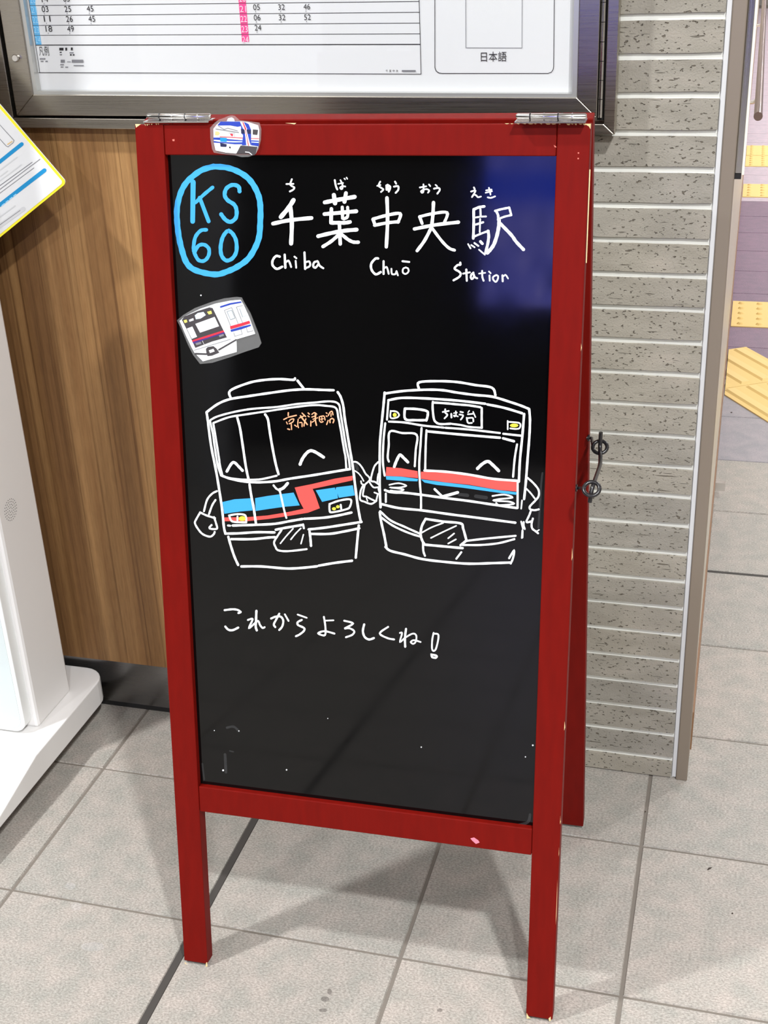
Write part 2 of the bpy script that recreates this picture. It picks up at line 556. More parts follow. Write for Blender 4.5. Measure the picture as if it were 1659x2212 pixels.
# tactile paving, dotted strips
def dot_tile(x0, y0, dx=0.3, dy=0.29):
    b = bmesh.new()
    box(b, x0 + .001, x0 + dx - .001, y0 + .001, y0 + dy - .001, -0.001, 0.003)
    for a in range(5):
        for c in range(5):
            cx, cy = x0 + dx * (a + .5) / 5, y0 + dy * (c + .5) / 5
            lo = [b.verts.new((cx + .0115 * math.cos(k * math.pi / 4), cy + .0115 * math.sin(k * math.pi / 4), .003)) for k in range(8)]
            hi = [b.verts.new((cx + .006 * math.cos(k * math.pi / 4), cy + .006 * math.sin(k * math.pi / 4), .0085)) for k in range(8)]
            for k in range(8): b.faces.new((lo[k], lo[(k + 1) % 8], hi[(k + 1) % 8], hi[k]))
            b.faces.new(hi)
    return obj('tactile_tile', b, M_yel, floor)
for k in range(4): dot_tile(0.962 + 0.3 * k, 2.905)
for k in range(4): dot_tile(0.962 + 0.3 * k, 4.88)
for r in range(2):
    for k in range(4): dot_tile(0.962 + 0.3 * k, 5.61 + 0.3 * r)
# guiding band of barred tiles laid at an angle
gd = Vector((0.53, -0.848, 0)).normalized()
gn = Vector((-gd.y, gd.x, 0))
gc = Vector((0.967, 2.515, 0))
def clip_left(b, x):
    bmesh.ops.bisect_plane(b, geom=b.verts[:] + b.edges[:] + b.faces[:], plane_co=(x, 0, 0), plane_no=(-1, 0, 0), clear_outer=True)
for k in range(-1, 3):
    b = bmesh.new()
    G = lambda s, t, h: tuple(gc + gd * (s + 0.17 + 0.3 * k) + gn * t + Vector((0, 0, h)))
    fbox(b, G, 0.001, 0.299, -0.137, 0.137, -0.001, 0.003)
    if k < 1: clip_left(b, 0.963)
    if not b.verts: b.free(); continue
    t = obj('tactile_tile', b, M_yel, floor)
    for q in range(4):
        b = bmesh.new()
        t0 = -0.137 + 0.0685 * (q + 0.5)
        hexa(b, [G(.012, t0 - .018, .003), G(.288, t0 - .018, .003), G(.288, t0 + .018, .003), G(.012, t0 + .018, .003),
                 G(.018, t0 - .012, .008), G(.282, t0 - .012, .008), G(.282, t0 + .012, .008), G(.018, t0 + .012, .008)])
        if k < 1: clip_left(b, 0.963)
        if not b.verts: b.free(); continue
        obj('tactile_bar', b, M_yeld, t)

# ---- ceiling and hall walls
bm = bmesh.new(); box(bm, -6, 6, -7, 16, CEIL, CEIL + 0.05); ceiling = struct('ceiling', bm, M_ceil)
bm = bmesh.new(); box(bm, -6, 6, -7.05, -7, 0, CEIL); struct('wall_front', bm, M_hall)
bm = bmesh.new(); box(bm, -2.3, -1.35, -4.95, -4.6, 0, CEIL); struct('added_pillar', bm, M_ceil)  # unseen pale pillar, added to give the steel frame something to reflect
bm = bmesh.new(); box(bm, 5.5, 5.55, -7, 16, 0, CEIL); struct('wall_side', bm, M_hall2)
bm = bmesh.new(); box(bm, 0.90, 5.5, 15.4, 15.45, 0, CEIL); struct('wall_far', bm, M_hall2)
# ---- wood clad wall, kick plate
WY = 0.474
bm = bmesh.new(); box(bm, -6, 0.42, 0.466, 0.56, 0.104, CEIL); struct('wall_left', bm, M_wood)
bm = bmesh.new(); box(bm, -6, 0.42, 0.4745, 0.56, 0.011, 0.104); struct('baseboard_left', bm, M_kick)
bm = bmesh.new(); box(bm, -6, 0.42, 0.4765, 0.56, 0.0, 0.011); struct('trim_1', bm, M_gap)
# ---- brick wall
bm = bmesh.new(); box(bm, 0.42, 0.936, WY + 0.0045, 0.60, 0.0, CEIL); wb = struct('wall_back', bm, M_mortar)
PZ, Z0, GR = 0.0469, 0.0416, 0.0088
BR_ME = []
def brick_mesh(wd, ht, seed):
    rnd = random.Random(seed)
    b = bmesh.new()
    n = 7
    rows = []
    for zi, z in enumerate((0, ht)):
        rows.append([b.verts.new((wd * k / n, 0, z + rnd.uniform(-.0005, .0005))) for k in range(n + 1)])
    back = [[b.verts.new((q.co.x, 0.006, q.co.z)) for q in r] for r in rows]
    for k in range(n):
        b.faces.new((rows[0][k], rows[0][k + 1], rows[1][k + 1], rows[1][k]))
        b.faces.new((rows[1][k], rows[1][k + 1], back[1][k + 1], back[1][k]))
        b.faces.new((rows[0][k + 1], rows[0][k], back[0][k], back[0][k + 1]))
    b.faces.new((rows[0][0], rows[1][0], back[1][0], back[0][0]))
    b.faces.new((rows[1][n], rows[0][n], back[0][n], back[1][n]))
    me = bpy.data.meshes.new('brick')
    b.to_mesh(me)
    b.free()
    me.materials.append(M_brick)
    return me
BR_ME = [brick_mesh(0.2385, PZ - GR, s) for s in range(6)]
for k in range(-1, 69):
    for c in range(2):
        o = bpy.data.objects.new('brick', BR_ME[(k * 3 + c * 2) % 6])
        COL.objects.link(o)
        o.parent = wb
        z = Z0 + k * PZ
        o.location = (0.9325 - 0.2385 - c * 0.246, WY + random.uniform(-.0005, .0005), z)
        if k < 0:
            o.location.z = 0.003
            o.scale.z = (Z0 - GR - 0.003) / (PZ - GR)
bm = bmesh.new(); box(bm, 0.9335, 0.9402, WY + 0.0012, 0.50, 0.003, CEIL); struct('trim_2', bm, M_caulk, bevel=0.001)
bm = bmesh.new(); box(bm, 0.9402, 0.9582, WY - 0.0015, 0.54, 0.0, CEIL); struct('trim_3', bm, M_guard, bevel=0.0015)
# ---- passage side wall
bm = bmesh.new(); box(bm, 0.90, 0.9572, 0.54, 15.4, 0, CEIL); wr = struct('wall_right', bm, M_side)
bm = bmesh.new(); box(bm, 0.95, 0.9605, 0.56, 15.4, 0, 0.075); struct('baseboard_right', bm, M_sidebase)
c = on_z(1556, 1050, 0.045)
bm = bmesh.new(); box(bm, 0.9570, 0.9830, c.y - .006, c.y + .006, 0.035, 0.055); obj('door_stop', bm, M_chrome, wr)
# steel channel on the corner, with a dark end cap
bm = bmesh.new(); box(bm, 0.9582, 0.9672, 0.492, 0.525, 0.968, CEIL); ch = struct('trim_4', bm, M_steel_v, bevel=0.001)
bm = bmesh.new(); box(bm, 0.9582, 0.9668, 0.4915, 0.515, 0.961, 0.968); obj('end_cap', bm, M_black, ch)

bm = bmesh.new(); box(bm, 0.9672, 0.9702, 0.494, 0.523, 0.966, CEIL); obj('edge_strip', bm, plain('white_edge_strip', srgb(240, 238, 228), .4), ch)

# ================================================================== A-FRAME BOARD
BX, BYAW, BW, BH, BTH = 0.3125, 0.0248, 0.5069, 1.1068, 0.1543
SW = 0.0342
BO = Vector((BX, -0.0779, 0.0))
AX = Vector((math.cos(BYAW), math.sin(BYAW), 0))
AN = Vector((-math.sin(BYAW), math.cos(BYAW), 0))
AU = AN * math.sin(BTH) + Vector((0, 0, math.cos(BTH)))
AD = AX.cross(AU)
def FB(s, t, d): return BO + AX * s + AU * t + AD * d
RTH = math.atan(0.190 / 1.094)
RH = 1.094 / math.cos(RTH)
RO = BO + AN * 0.385
RU = -AN * math.sin(RTH) + Vector((0, 0, math.cos(RTH)))
RD = -(AX.cross(RU))          # out of the back
def FR(s, t, d): return RO + AX * s + RU * t + RD * d
board = thing('chalkboard_sign', BO + AX * BW / 2, 'red wooden folding A-frame sign with black writing board covered in marker drawings', 'sign board')
TH = 0.020
def part(name, F, s0, s1, t0, t1, d0, d1, mat, bevel=0.0012, parent=board):
    b = bmesh.new()
    fbox(b, F, s0, s1, t0, t1, d0, d1)
    return obj(name, b, mat, parent, bevel=bevel)
stL = part('front_stile', FB, 0, SW, 0.005, BH, -TH, 0, M_red)
stR = part('front_stile', FB, BW - SW, BW, 0.005, BH, -TH, 0, M_red)
topr = part('front_top_rail', FB, SW + .0004, BW - SW - .0004, 1.0736, BH - .0005, -TH, -0.0006, M_red)
botr = part('front_bottom_rail', FB, SW + .0004, BW - SW - .0004, 0.2413, 0.2782, -TH, -0.0008, M_red)
panel = part('writing_panel', FB, SW - .0, BW - SW, 0.2782, 1.0736, -0.013, -0.009, M_panel, 0)
panel['label'] = 'glossy black writing panel'
for s0 in (0.003, BW - SW + 0.003):
    part('foot_pad', FB, s0, s0 + SW - 0.006, 0.0028, 0.0052, -TH + .003, -0.003, M_pad, 0)
    part('foot_pad', FR, s0, s0 + SW - 0.006, 0.0028, 0.0052, 0.003, TH - .003, M_pad, 0)
part('rear_stile', FR, 0, SW, 0.005, RH, 0, TH, M_red)
part('rear_stile', FR, BW - SW, BW, 0.005, RH, 0, TH, M_red)
part('rear_top_rail', FR, SW + .0004, BW - SW - .0004, 1.0736, RH, 0.0006, TH, M_red)
part('rear_bottom_rail', FR, SW + .0004, BW - SW - .0004, 0.2413, 0.2782, 0.0008, TH, M_red)
part('rear_panel', FR, SW, BW - SW, 0.2782, 1.0736, 0.009, 0.013, M_panel, 0)
def on_b(u, v, d): return hit(u, v, AD, AD.dot(BO) + d)
# hinges on the top
def hinge(u0, u1, v):
    a = on_y(u0, v, 0.1015)
    c = on_y(u1, v, 0.1015)
    z = 1.1005
    a.z = c.z = z
    b = bmesh.new()
    tube(b, [a, a.lerp(c, .02)] + [a.lerp(c, x) for x in (.98, 1)], [.0022, .0032, .0032, .0022], 10)
    h = obj('hinge', b, M_chrome, board)
    for k in range(1, 5):
        b = bmesh.new()
        p = a.lerp(c, k / 5)
        tube(b, [p - AX * .0006, p + AX * .0006], .0036, 10)
        obj('knuckle_joint', b, M_black if k % 2 else M_chrome, h)
    b = bmesh.new()
    for (y0, y1) in ((-.011, -.001), (.001, .011)):
        m = (a + c) / 2
        L = (c - a).length / 2
        P = lambda s, t, d: m + AX * s + AN * t + Vector((0, 0, d - z + 1.0955))
        fbox(b, P, -L, L, y0, y1, 0, .0015)
    obj('hinge_leaf', b, M_chrome, h)
hinge(318, 457, 257)
hinge(1115, 1267, 259)
# hook and eyes on the right side
sideF = BO + AX * BW
def on_s(u, v, off): return hit(u, v, AX, AX.dot(sideF) + off)
def eye(u0, v0, u1, v1, off):
    c = on_s(u1, v1, off)
    st = on_s(u0, v0, 0.0)
    b = bmesh.new()
    nrm = Vector((0.0, -0.62, 0.78)).normalized()
    ex = Vector((1, 0, 0))
    ey = nrm.cross(ex).normalized()
    tube(b, [c + ex * math.cos(k * math.pi / 10) * .0085 + ey * math.sin(k * math.pi / 10) * .0085 for k in range(20)], .0023, 8, True)
    tube(b, [st - AX * 0.002, st + AX * 0.004, c - ex * .0085], .0018, 8)
    tube(b, [st - AX * .0005, st + AX * .0015], .0042, 10)
    return c, b
c1, b1 = eye(1271, 946, 1296, 966, 0.017)
c2, b2 = eye(1244, 1054, 1278, 1056, 0.021)
hook = None
def hp(u, v, w):
    y = c1.y + (c2.y - c1.y) * w
    return on_y(u, v, y)
b = bmesh.new()
path = catmull([tuple(hp(1298, 934, 0)), tuple(hp(1297, 950, 0)), tuple(hp(1296, 968, .02)), tuple(hp(1297, 988, .12)), tuple(hp(1296, 1004, .35)), tuple(hp(1290, 1023, .65)), tuple(hp(1283, 1043, .93)), tuple(hp(1278, 1060, 1.0)), tuple(hp(1274, 1085, 1.02))], 4)
tube(b, path, .0024, 8)
hook = obj('hook_latch', b, M_black, board)
hook['label'] = 'black metal hook latch'
obj('screw_eye', b1, M_black, hook)
obj('screw_eye', b2, M_black, hook)

# ---- paint wear on the board's edges (bare wood shows)
def chips(parent, F, items, mat=M_barewood):
    d = Draw(F, 0.00025, 0.000002)
    for it in items: d.poly(it, 0)
    d.done('paint_wear', mat, parent)['kind'] = 'stuff'
def edge_chips(u0, v0, u1, v1, n, wpx, seed, gap=0.35):
    r = random.Random(seed)
    out = []
    for k in range(n):
        if r.random() < gap: continue
        a, b_ = k / n, (k + r.uniform(.5, 1.0)) / n
        P = lambda x, o: (u0 + (u1 - u0) * x + o[0], v0 + (v1 - v0) * x + o[1])
        dx, dy = u1 - u0, v1 - v0
        L = math.hypot(dx, dy)
        nx, ny = -dy / L, dx / L
        w1, w2 = wpx * r.uniform(.4, 1.2), wpx * r.uniform(.2, 1.1)
        out.append([P(a, (0, 0)), P(b_, (0, 0)), P(b_ - .2 / n, (nx * w1, ny * w1)), P(a + .3 / n, (nx * w2, ny * w2))])
    return out
FBd = lambda u, v, h: on_b(u, v, h)
FBr = lambda u, v, h: on_b(u, v, h - 0.0006)
chips(stL, FBd, edge_chips(292, 269, 350, 266.5, 12, 4, 1, .1) + [[(292, 268), (305, 268), (299, 271.5), (294, 276)]])
chips(stL, FBd, [[(399.5, 2078), (399.5, 2082), (405, 2083), (401, 2080)], [(445, 2080), (447.3, 2078), (448.3, 2088), (444, 2088)]])
chips(topr, FBr, edge_chips(1090, 266.6, 1203, 267, 9, 2.0, 3, .15) + [[(616, 265.8), (640, 265.8), (636, 268.8), (628, 267.2)]])
chips(stR, FBd, edge_chips(1206, 267.4, 1276, 267.2, 8, 3.0, 4, .1) + [[(1262, 267.3), (1276.5, 267.3), (1275.5, 279), (1272, 273)],
      [(1273.2, 366), (1275.5, 366), (1267.5, 568), (1265.6, 568)]] + edge_chips(1260, 640, 1200, 2000, 40, -1.6, 9, .75))
chips(stR, FBd, [[(1137.5, 2188), (1142, 2196), (1147, 2200), (1137.5, 2200.5)], edge_chips(1204, 1900, 1193, 2200, 3, -2, 2, 0)[0], [(1185, 2200), (1189.5, 2196), (1190, 2205), (1186, 2206)]])
chips(botr, lambda u, v, h: on_b(u, v, h - .0008), [[(1016, 1811), (1024, 1809), (1033, 1815), (1036, 1820), (1028, 1823), (1020, 1816)]], plain('pink_smear', srgb(226, 130, 150), .6))
chips(topr, FBr, [[(372, 301), (377, 300.5), (377, 305), (373, 305)], [(1196, 313), (1201, 316), (1202, 318.5), (1198, 318)]], plain('pale_red_nick', srgb(216, 110, 96), .6))
chips(stR, FBd, [[(1248, 329), (1251, 329), (1251, 332), (1248, 332)], [(1247.5, 341), (1250.5, 341), (1250.5, 344), (1247.5, 344)]], plain('pale_red_nick', srgb(216, 110, 96), .6))

# ---- marker writing and drawings on the panel
FP = lambda u, v, h: on_b(u, v, h - 0.009)
WH, BL, RE, YE, OR = 0, 1, 2, 3, 4
INK = [I_white, I_blue, I_red, I_yel, I_ora]
def sheet(): return Draw(FP, 0.00025, 0.000003)
def strokes(d, cr, items, mi=WH):
    tf = crop(*cr)
    for pts, wz in items: d.line(pts, wz, mi, tf, cr[2])
# station number emblem
d = sheet()
cA = (360, 340, 3.95)
strokes(d, cA, [
    ([(400, 78), (500, 85), (590, 112), (680, 165), (740, 235), (785, 330), (800, 430), (798, 560), (788, 680), (750, 780), (690, 870), (600, 935), (520, 972), (430, 998), (320, 985), (220, 950), (165, 890), (130, 790), (105, 680), (90, 560), (88, 440), (110, 330), (150, 240), (210, 172), (300, 108), (400, 78)], 49),
    ([(226, 210), (222, 545)], 42), ([(392, 256), (320, 315), (247, 385)], 30), ([(282, 345), (358, 545)], 34),
    ([(622, 290), (612, 248), (560, 235), (510, 265), (495, 320), (520, 365), (575, 402), (596, 450), (590, 515), (545, 550), (500, 530), (465, 485)], 34),
    ([(338, 618), (290, 625), (245, 680), (230, 760), (232, 800)], 31), ([(236, 815), (270, 875), (320, 882), (357, 840), (360, 780), (320, 745), (270, 755), (236, 815)], 31),
    ([(530, 625), (562, 650), (592, 710), (595, 800), (562, 860), (510, 880), (470, 840), (460, 770), (475, 690), (505, 640), (530, 625)], 33)], BL)
d.done('station_number_emblem', INK, panel)['label'] = 'blue hand-drawn ring with KS 60'
# big characters
d = sheet()
strokes(d, cA, [([(1082, 365), (1040, 430), (975, 508)], 37), ([(1055, 420), (1068, 560), (1062, 735)], 34), ([(908, 565), (1050, 536), (1235, 517)], 32)])
strokes(d, (680, 410, 13.825), [([(300, 375), (600, 315), (1190, 210)], 118), ([(570, 160), (605, 400)], 128), ([(930, 100), (885, 360)], 112), ([(290, 725), (700, 690), (1240, 640)], 112),
    ([(495, 570), (485, 970)], 106), ([(485, 985), (700, 985), (900, 985), (1050, 960)], 108), ([(820, 520), (830, 850)], 92), ([(980, 525), (980, 790), (870, 870)], 88),
    ([(735, 1030), (760, 1615)], 104), ([(100, 1385), (500, 1290), (900, 1220), (1250, 1190)], 112), ([(740, 1320), (500, 1530), (245, 1695)], 98), ([(800, 1330), (1000, 1490), (1150, 1560), (1300, 1565)], 98)])
cB = (760, 350, 3.77)
strokes(d, cB, [([(286, 292), (291, 480), (281, 690)], 28), ([(172, 465), (280, 435), (393, 420), (376, 490)], 25), ([(185, 515), (290, 495), (380, 486)], 25), ([(172, 465), (190, 515)], 25),
    ([(665, 330), (660, 430), (650, 525)], 27), ([(552, 445), (572, 500)], 24), ([(552, 445), (660, 420), (775, 412), (755, 490)], 23), ([(510, 545), (680, 512), (868, 490)], 27), ([(642, 545), (592, 640), (532, 722)], 26), ([(655, 540), (730, 640), (790, 700), (836, 718)], 23)])
strokes(d, (990, 430, 10.37), [([(345, 230), (345, 600), (335, 880)], 58), ([(345, 235), (460, 185), (580, 165)], 58), ([(495, 225), (500, 370)], 42), ([(390, 412), (500, 395), (620, 390)], 38), ([(490, 445), (480, 740)], 34),
    ([(395, 570), (555, 520)], 48), ([(365, 835), (520, 770), (680, 712)], 44), ([(665, 715), (682, 830), (660, 1000), (612, 1200)], 62), ([(465, 1135), (595, 1245)], 34),
    ([(220, 1010), (275, 1105)], 34), ([(290, 1030), (365, 1080)], 34), ([(360, 985), (450, 1050)], 38), ([(495, 950), (540, 1000)], 58),
    ([(825, 265), (960, 228), (1135, 192)], 48), ([(1140, 190), (1165, 280), (1186, 360)], 48), ([(1186, 360), (1050, 390), (945, 428)], 44), ([(850, 275), (890, 360), (895, 470)], 54),
    ([(915, 480), (905, 620), (870, 800), (800, 1010), (720, 1130), (650, 1205)], 78), ([(930, 540), (1050, 660), (1200, 820), (1300, 960), (1460, 1130)], 72)])
d.done('station_name_writing', INK, panel)
# small reading characters and roman letters, one part per word
def words(name, cr, groups):
    for g in groups:
        dd = sheet()
        strokes(dd, cr, g)
        dd.done(name, INK, panel)
words('reading_aid_writing', (580, 370, 7.541), [[([(292, 208), (405, 205)], 27), ([(380, 130), (355, 205), (372, 235), (420, 265), (400, 300), (348, 328)], 28)],
    [([(1080, 145), (1095, 230), (1120, 295)], 30), ([(1135, 205), (1215, 190)], 22), ([(1172, 145), (1203, 210), (1205, 275), (1185, 290), (1168, 265), (1205, 243), (1250, 248)], 25), ([(1235, 118), (1248, 132)], 20), ([(1270, 102), (1284, 124)], 20)]])
words('reading_aid_writing', (800, 370, 5.72), [[([(122, 128), (102, 178), (140, 208), (160, 226), (132, 255)], 20), ([(85, 180), (125, 170)], 18), ([(197, 175), (200, 228)], 22), ([(212, 168), (246, 195), (228, 250)], 24), ([(218, 170), (216, 230)], 22),
    ([(305, 128), (318, 152)], 22), ([(292, 190), (342, 184), (345, 228), (313, 266)], 22)],
    [([(612, 200), (690, 186)], 19), ([(656, 162), (656, 248), (637, 264), (630, 242), (690, 220), (727, 238), (712, 264)], 19), ([(725, 164), (740, 183)], 19), ([(806, 168), (824, 184)], 18), ([(787, 215), (842, 206), (858, 230), (828, 276)], 21)],
    [([(1280, 200), (1290, 222)], 20), ([(1245, 250), (1298, 242), (1256, 318)], 20), ([(1276, 285), (1308, 298), (1330, 320), (1366, 312)], 19),
    ([(1430, 236), (1498, 226)], 17), ([(1425, 265), (1503, 246)], 17), ([(1465, 205), (1475, 240), (1485, 288)], 18), ([(1450, 322), (1490, 328), (1541, 310)], 19)]])
words('romanized_name_writing', (570, 540, 5.027), [[([(172, 72), (132, 66), (97, 110), (95, 165), (140, 205), (198, 182)], 25), ([(226, 52), (233, 192)], 25), ([(240, 132), (270, 118), (296, 184)], 20), ([(332, 72), (354, 90)], 18), ([(345, 118), (351, 192)], 19), ([(441, 28), (448, 205)], 24), ([(455, 132), (494, 126), (500, 172), (452, 198)], 20),
    ([(582, 122), (546, 135), (536, 175), (560, 192), (596, 150)], 22), ([(588, 128), (606, 170), (645, 198)], 21)],
    [([(1240, 92), (1210, 95), (1166, 150), (1170, 215), (1215, 264), (1268, 240)], 25), ([(1300, 122), (1300, 260)], 22), ([(1305, 198), (1335, 188), (1355, 258)], 19), ([(1385, 205), (1390, 258), (1425, 262), (1440, 235)], 18), ([(1440, 230), (1455, 275)], 18),
    ([(1540, 190), (1512, 205), (1510, 245), (1540, 260), (1570, 235), (1566, 202), (1540, 190)], 17), ([(1505, 122), (1578, 130)], 20)]])
words('romanized_name_writing', (960, 550, 10.37), [[([(355, 180), (355, 228), (300, 232), (235, 290), (240, 330), (320, 375), (365, 430), (330, 500), (205, 575)], 46), ([(490, 335), (502, 585)], 44), ([(420, 425), (570, 397)], 36), ([(650, 402), (602, 450), (592, 520), (625, 545), (665, 480), (645, 415)], 42), ([(650, 450), (690, 510), (735, 530)], 40),
    ([(845, 365), (850, 500), (878, 585)], 40), ([(775, 425), (915, 407)], 30), ([(998, 378), (1036, 418)], 32), ([(1010, 465), (1015, 585)], 36), ([(1160, 458), (1092, 500), (1095, 560), (1150, 610), (1195, 550), (1200, 480), (1160, 458)], 36), ([(1300, 465), (1306, 595)], 44), ([(1330, 480), (1372, 456), (1426, 535)], 32)]])
# greeting
d = sheet()
strokes(d, (470, 1300, 6.38), [([(97, 115), (200, 103), (270, 110), (318, 140), (287, 155)], 27), ([(107, 342), (150, 385), (210, 390), (284, 356)], 29), ([(535, 125), (530, 250), (525, 340), (540, 393)], 31), ([(418, 250), (483, 240), (432, 362), (520, 290), (560, 265), (585, 320), (620, 360), (648, 350)], 25),
    ([(738, 230), (800, 205), (870, 205), (905, 260), (890, 340), (850, 388)], 27), ([(850, 165), (810, 240), (775, 310), (795, 348)], 27), ([(927, 173), (978, 263)], 23), ([(1104, 176), (1228, 220)], 22), ([(1160, 250), (1105, 280), (1110, 320), (1190, 360), (1190, 400), (1130, 450), (1080, 474)], 27),
    ([(1465, 208), (1485, 340), (1480, 458), (1400, 445), (1395, 425), (1480, 405), (1610, 438)], 25), ([(1478, 260), (1597, 255)], 21)])
strokes(d, (700, 1310, 6.38), [([(278, 197), (400, 235), (290, 300), (350, 300), (415, 340), (390, 390), (302, 424)], 25), ([(553, 248), (535, 340), (560, 420), (620, 455), (686, 436)], 29), ([(883, 282), (768, 370), (870, 435), (965, 455)], 25),
    ([(1130, 310), (1115, 430), (1118, 555)], 29), ([(1045, 365), (1075, 370), (1047, 488), (1120, 430), (1220, 375), (1270, 400), (1265, 480), (1230, 515), (1195, 490), (1240, 465), (1330, 490)], 22), ([(1510, 365), (1490, 470), (1492, 598), (1540, 588), (1578, 400), (1516, 375)], 23), ([(1480, 662), (1550, 680), (1540, 708), (1490, 698), (1480, 662)], 27)])
d.done('greeting_writing', INK, panel)
# train drawing with the stepped stripe
d = sheet()
cC = (410, 800, 4.1475)
tC = crop(*cC)
for p in ([(292, 1180), (400, 1155), (560, 1145), (562, 1255), (450, 1265), (310, 1285)], [(585, 1145), (700, 1125), (810, 1110), (930, 1095), (985, 1210), (850, 1222), (720, 1240), (590, 1260)], [(1128, 1075), (1300, 1050), (1304, 1072), (1312, 1048), (1460, 1030), (1478, 1120), (1336, 1142), (1322, 1100), (1328, 1146), (1185, 1178)]): d.poly(p, BL, tC)
d.poly([(940, 1050), (1100, 1018), (1300, 970), (1458, 945), (1458, 985), (1300, 1020), (1100, 1062), (1122, 1110), (1165, 1235), (1060, 1275), (880, 1305), (700, 1332), (520, 1350), (310, 1352), (310, 1318), (520, 1315), (700, 1300), (880, 1270), (1020, 1240), (982, 1170)], RE, tC)
strokes(d, cC, [(p, 21) for p in (
    [(368, 250), (362, 182), (520, 115), (650, 88), (800, 78), (925, 85), (942, 72)], [(965, 92), (1020, 162)],
    [(150, 375), (250, 302), (360, 258), (520, 232), (700, 205), (900, 178), (1050, 170), (1180, 175), (1288, 178)],
    [(150, 375), (160, 440), (172, 540), (195, 700), (235, 900), (265, 1080), (290, 1250), (305, 1400), (318, 1460)],
    [(1325, 195), (1352, 240), (1375, 320), (1388, 430), (1410, 560), (1440, 740), (1460, 860), (1475, 980), (1500, 1180), (1520, 1300), (1533, 1358)],
    [(280, 940), (360, 970), (480, 995), (600, 1003), (760, 995), (900, 970), (1100, 940), (1280, 910), (1400, 890), (1435, 885)],
    [(425, 422), (450, 520), (475, 680), (500, 850), (520, 950), (535, 1000)], [(535, 1022), (550, 1120), (570, 1220), (585, 1320), (592, 1368)],
    [(675, 395), (700, 440), (715, 540), (740, 690), (770, 840), (795, 930)],
    [(385, 1390), (560, 1385), (760, 1375), (900, 1350), (1008, 1332)], [(1025, 1330), (1200, 1320), (1330, 1300), (1448, 1274)],
    [(318, 1463), (440, 1460), (600, 1450), (758, 1452)], [(1065, 1425), (1220, 1408), (1400, 1380), (1538, 1358)],
    [(345, 1492), (370, 1580), (400, 1670), (433, 1743)], [(372, 1512), (560, 1512), (700, 1498), (763, 1495)], [(1075, 1465), (1250, 1465), (1400, 1440), (1518, 1415)],
    [(1514, 1390), (1500, 1530), (1487, 1678)], [(462, 1757), (640, 1757), (860, 1775), (1000, 1770), (1138, 1756)], [(1155, 1750), (1300, 1725), (1453, 1706)],
    [(1073, 1445), (1080, 1500), (1086, 1572)], [(770, 1428), (860, 1410), (1010, 1385)])] +
   [(p, 17) for p in ([(185, 445), (250, 412), (400, 372), (560, 345), (780, 328), (950, 303), (1100, 290), (1260, 278), (1333, 302), (1350, 380), (1370, 500), (1400, 680), (1425, 800), (1435, 885)],
    [(210, 472), (350, 420), (500, 395), (700, 365), (900, 335), (1100, 312), (1220, 318), (1308, 337), (1330, 420), (1350, 520), (1380, 700), (1395, 780), (1402, 878)],
    [(180, 452), (205, 560), (225, 700), (250, 850), (280, 940)], [(210, 472), (235, 620), (262, 790), (270, 850), (292, 942)],
    [(300, 952), (400, 972), (520, 980), (640, 975), (778, 944)], [(750, 1030), (775, 1060), (800, 1072)], [(865, 1322), (845, 1250), (825, 1160), (805, 1075)], [(342, 1390), (362, 1392)],
    [(822, 1430), (782, 1490), (755, 1540), (768, 1582), (792, 1612), (880, 1620), (1047, 1602)], [(1015, 1380), (1022, 1415)],
    [(352, 1300), (430, 1288), (497, 1300), (506, 1362)], [(506, 1362), (430, 1360), (375, 1350), (352, 1300)], [(427, 1310), (427, 1342)],
    [(1252, 1198), (1340, 1167), (1440, 1157), (1435, 1220), (1400, 1245), (1272, 1272), (1252, 1250), (1252, 1198)], [(1352, 1205), (1356, 1238)],
    [(243, 1082), (200, 1105), (155, 1160), (127, 1262)], [(230, 1162), (200, 1210), (172, 1288)], [(92, 1272), (150, 1300), (226, 1324)],
    [(92, 1275), (60, 1330), (46, 1370), (80, 1430), (120, 1470), (180, 1490), (213, 1470), (223, 1448)], [(217, 1315), (235, 1370), (243, 1418), (190, 1420), (176, 1408), (195, 1386)])] +
   [([(812, 1550), (860, 1490), (925, 1418)], 12), ([(905, 1515), (950, 1460), (995, 1415)], 12), ([(996, 1553), (1018, 1472)], 12),
    ([(332, 905), (372, 838), (400, 826), (438, 862), (472, 898)], 24), ([(988, 842), (1010, 790), (1050, 738), (1085, 720), (1130, 735), (1198, 778)], 27), ([(800, 1072), (840, 1052), (876, 1012)], 26)])
d.blob((470, 1328), (32, 22), YE, tC, cC[2])
d.blob((1292, 1240), (18, 14), YE, tC, cC[2])
d.blob((1326, 1222), (16, 14), YE, tC, cC[2])
cM = (600, 870, 11.85)
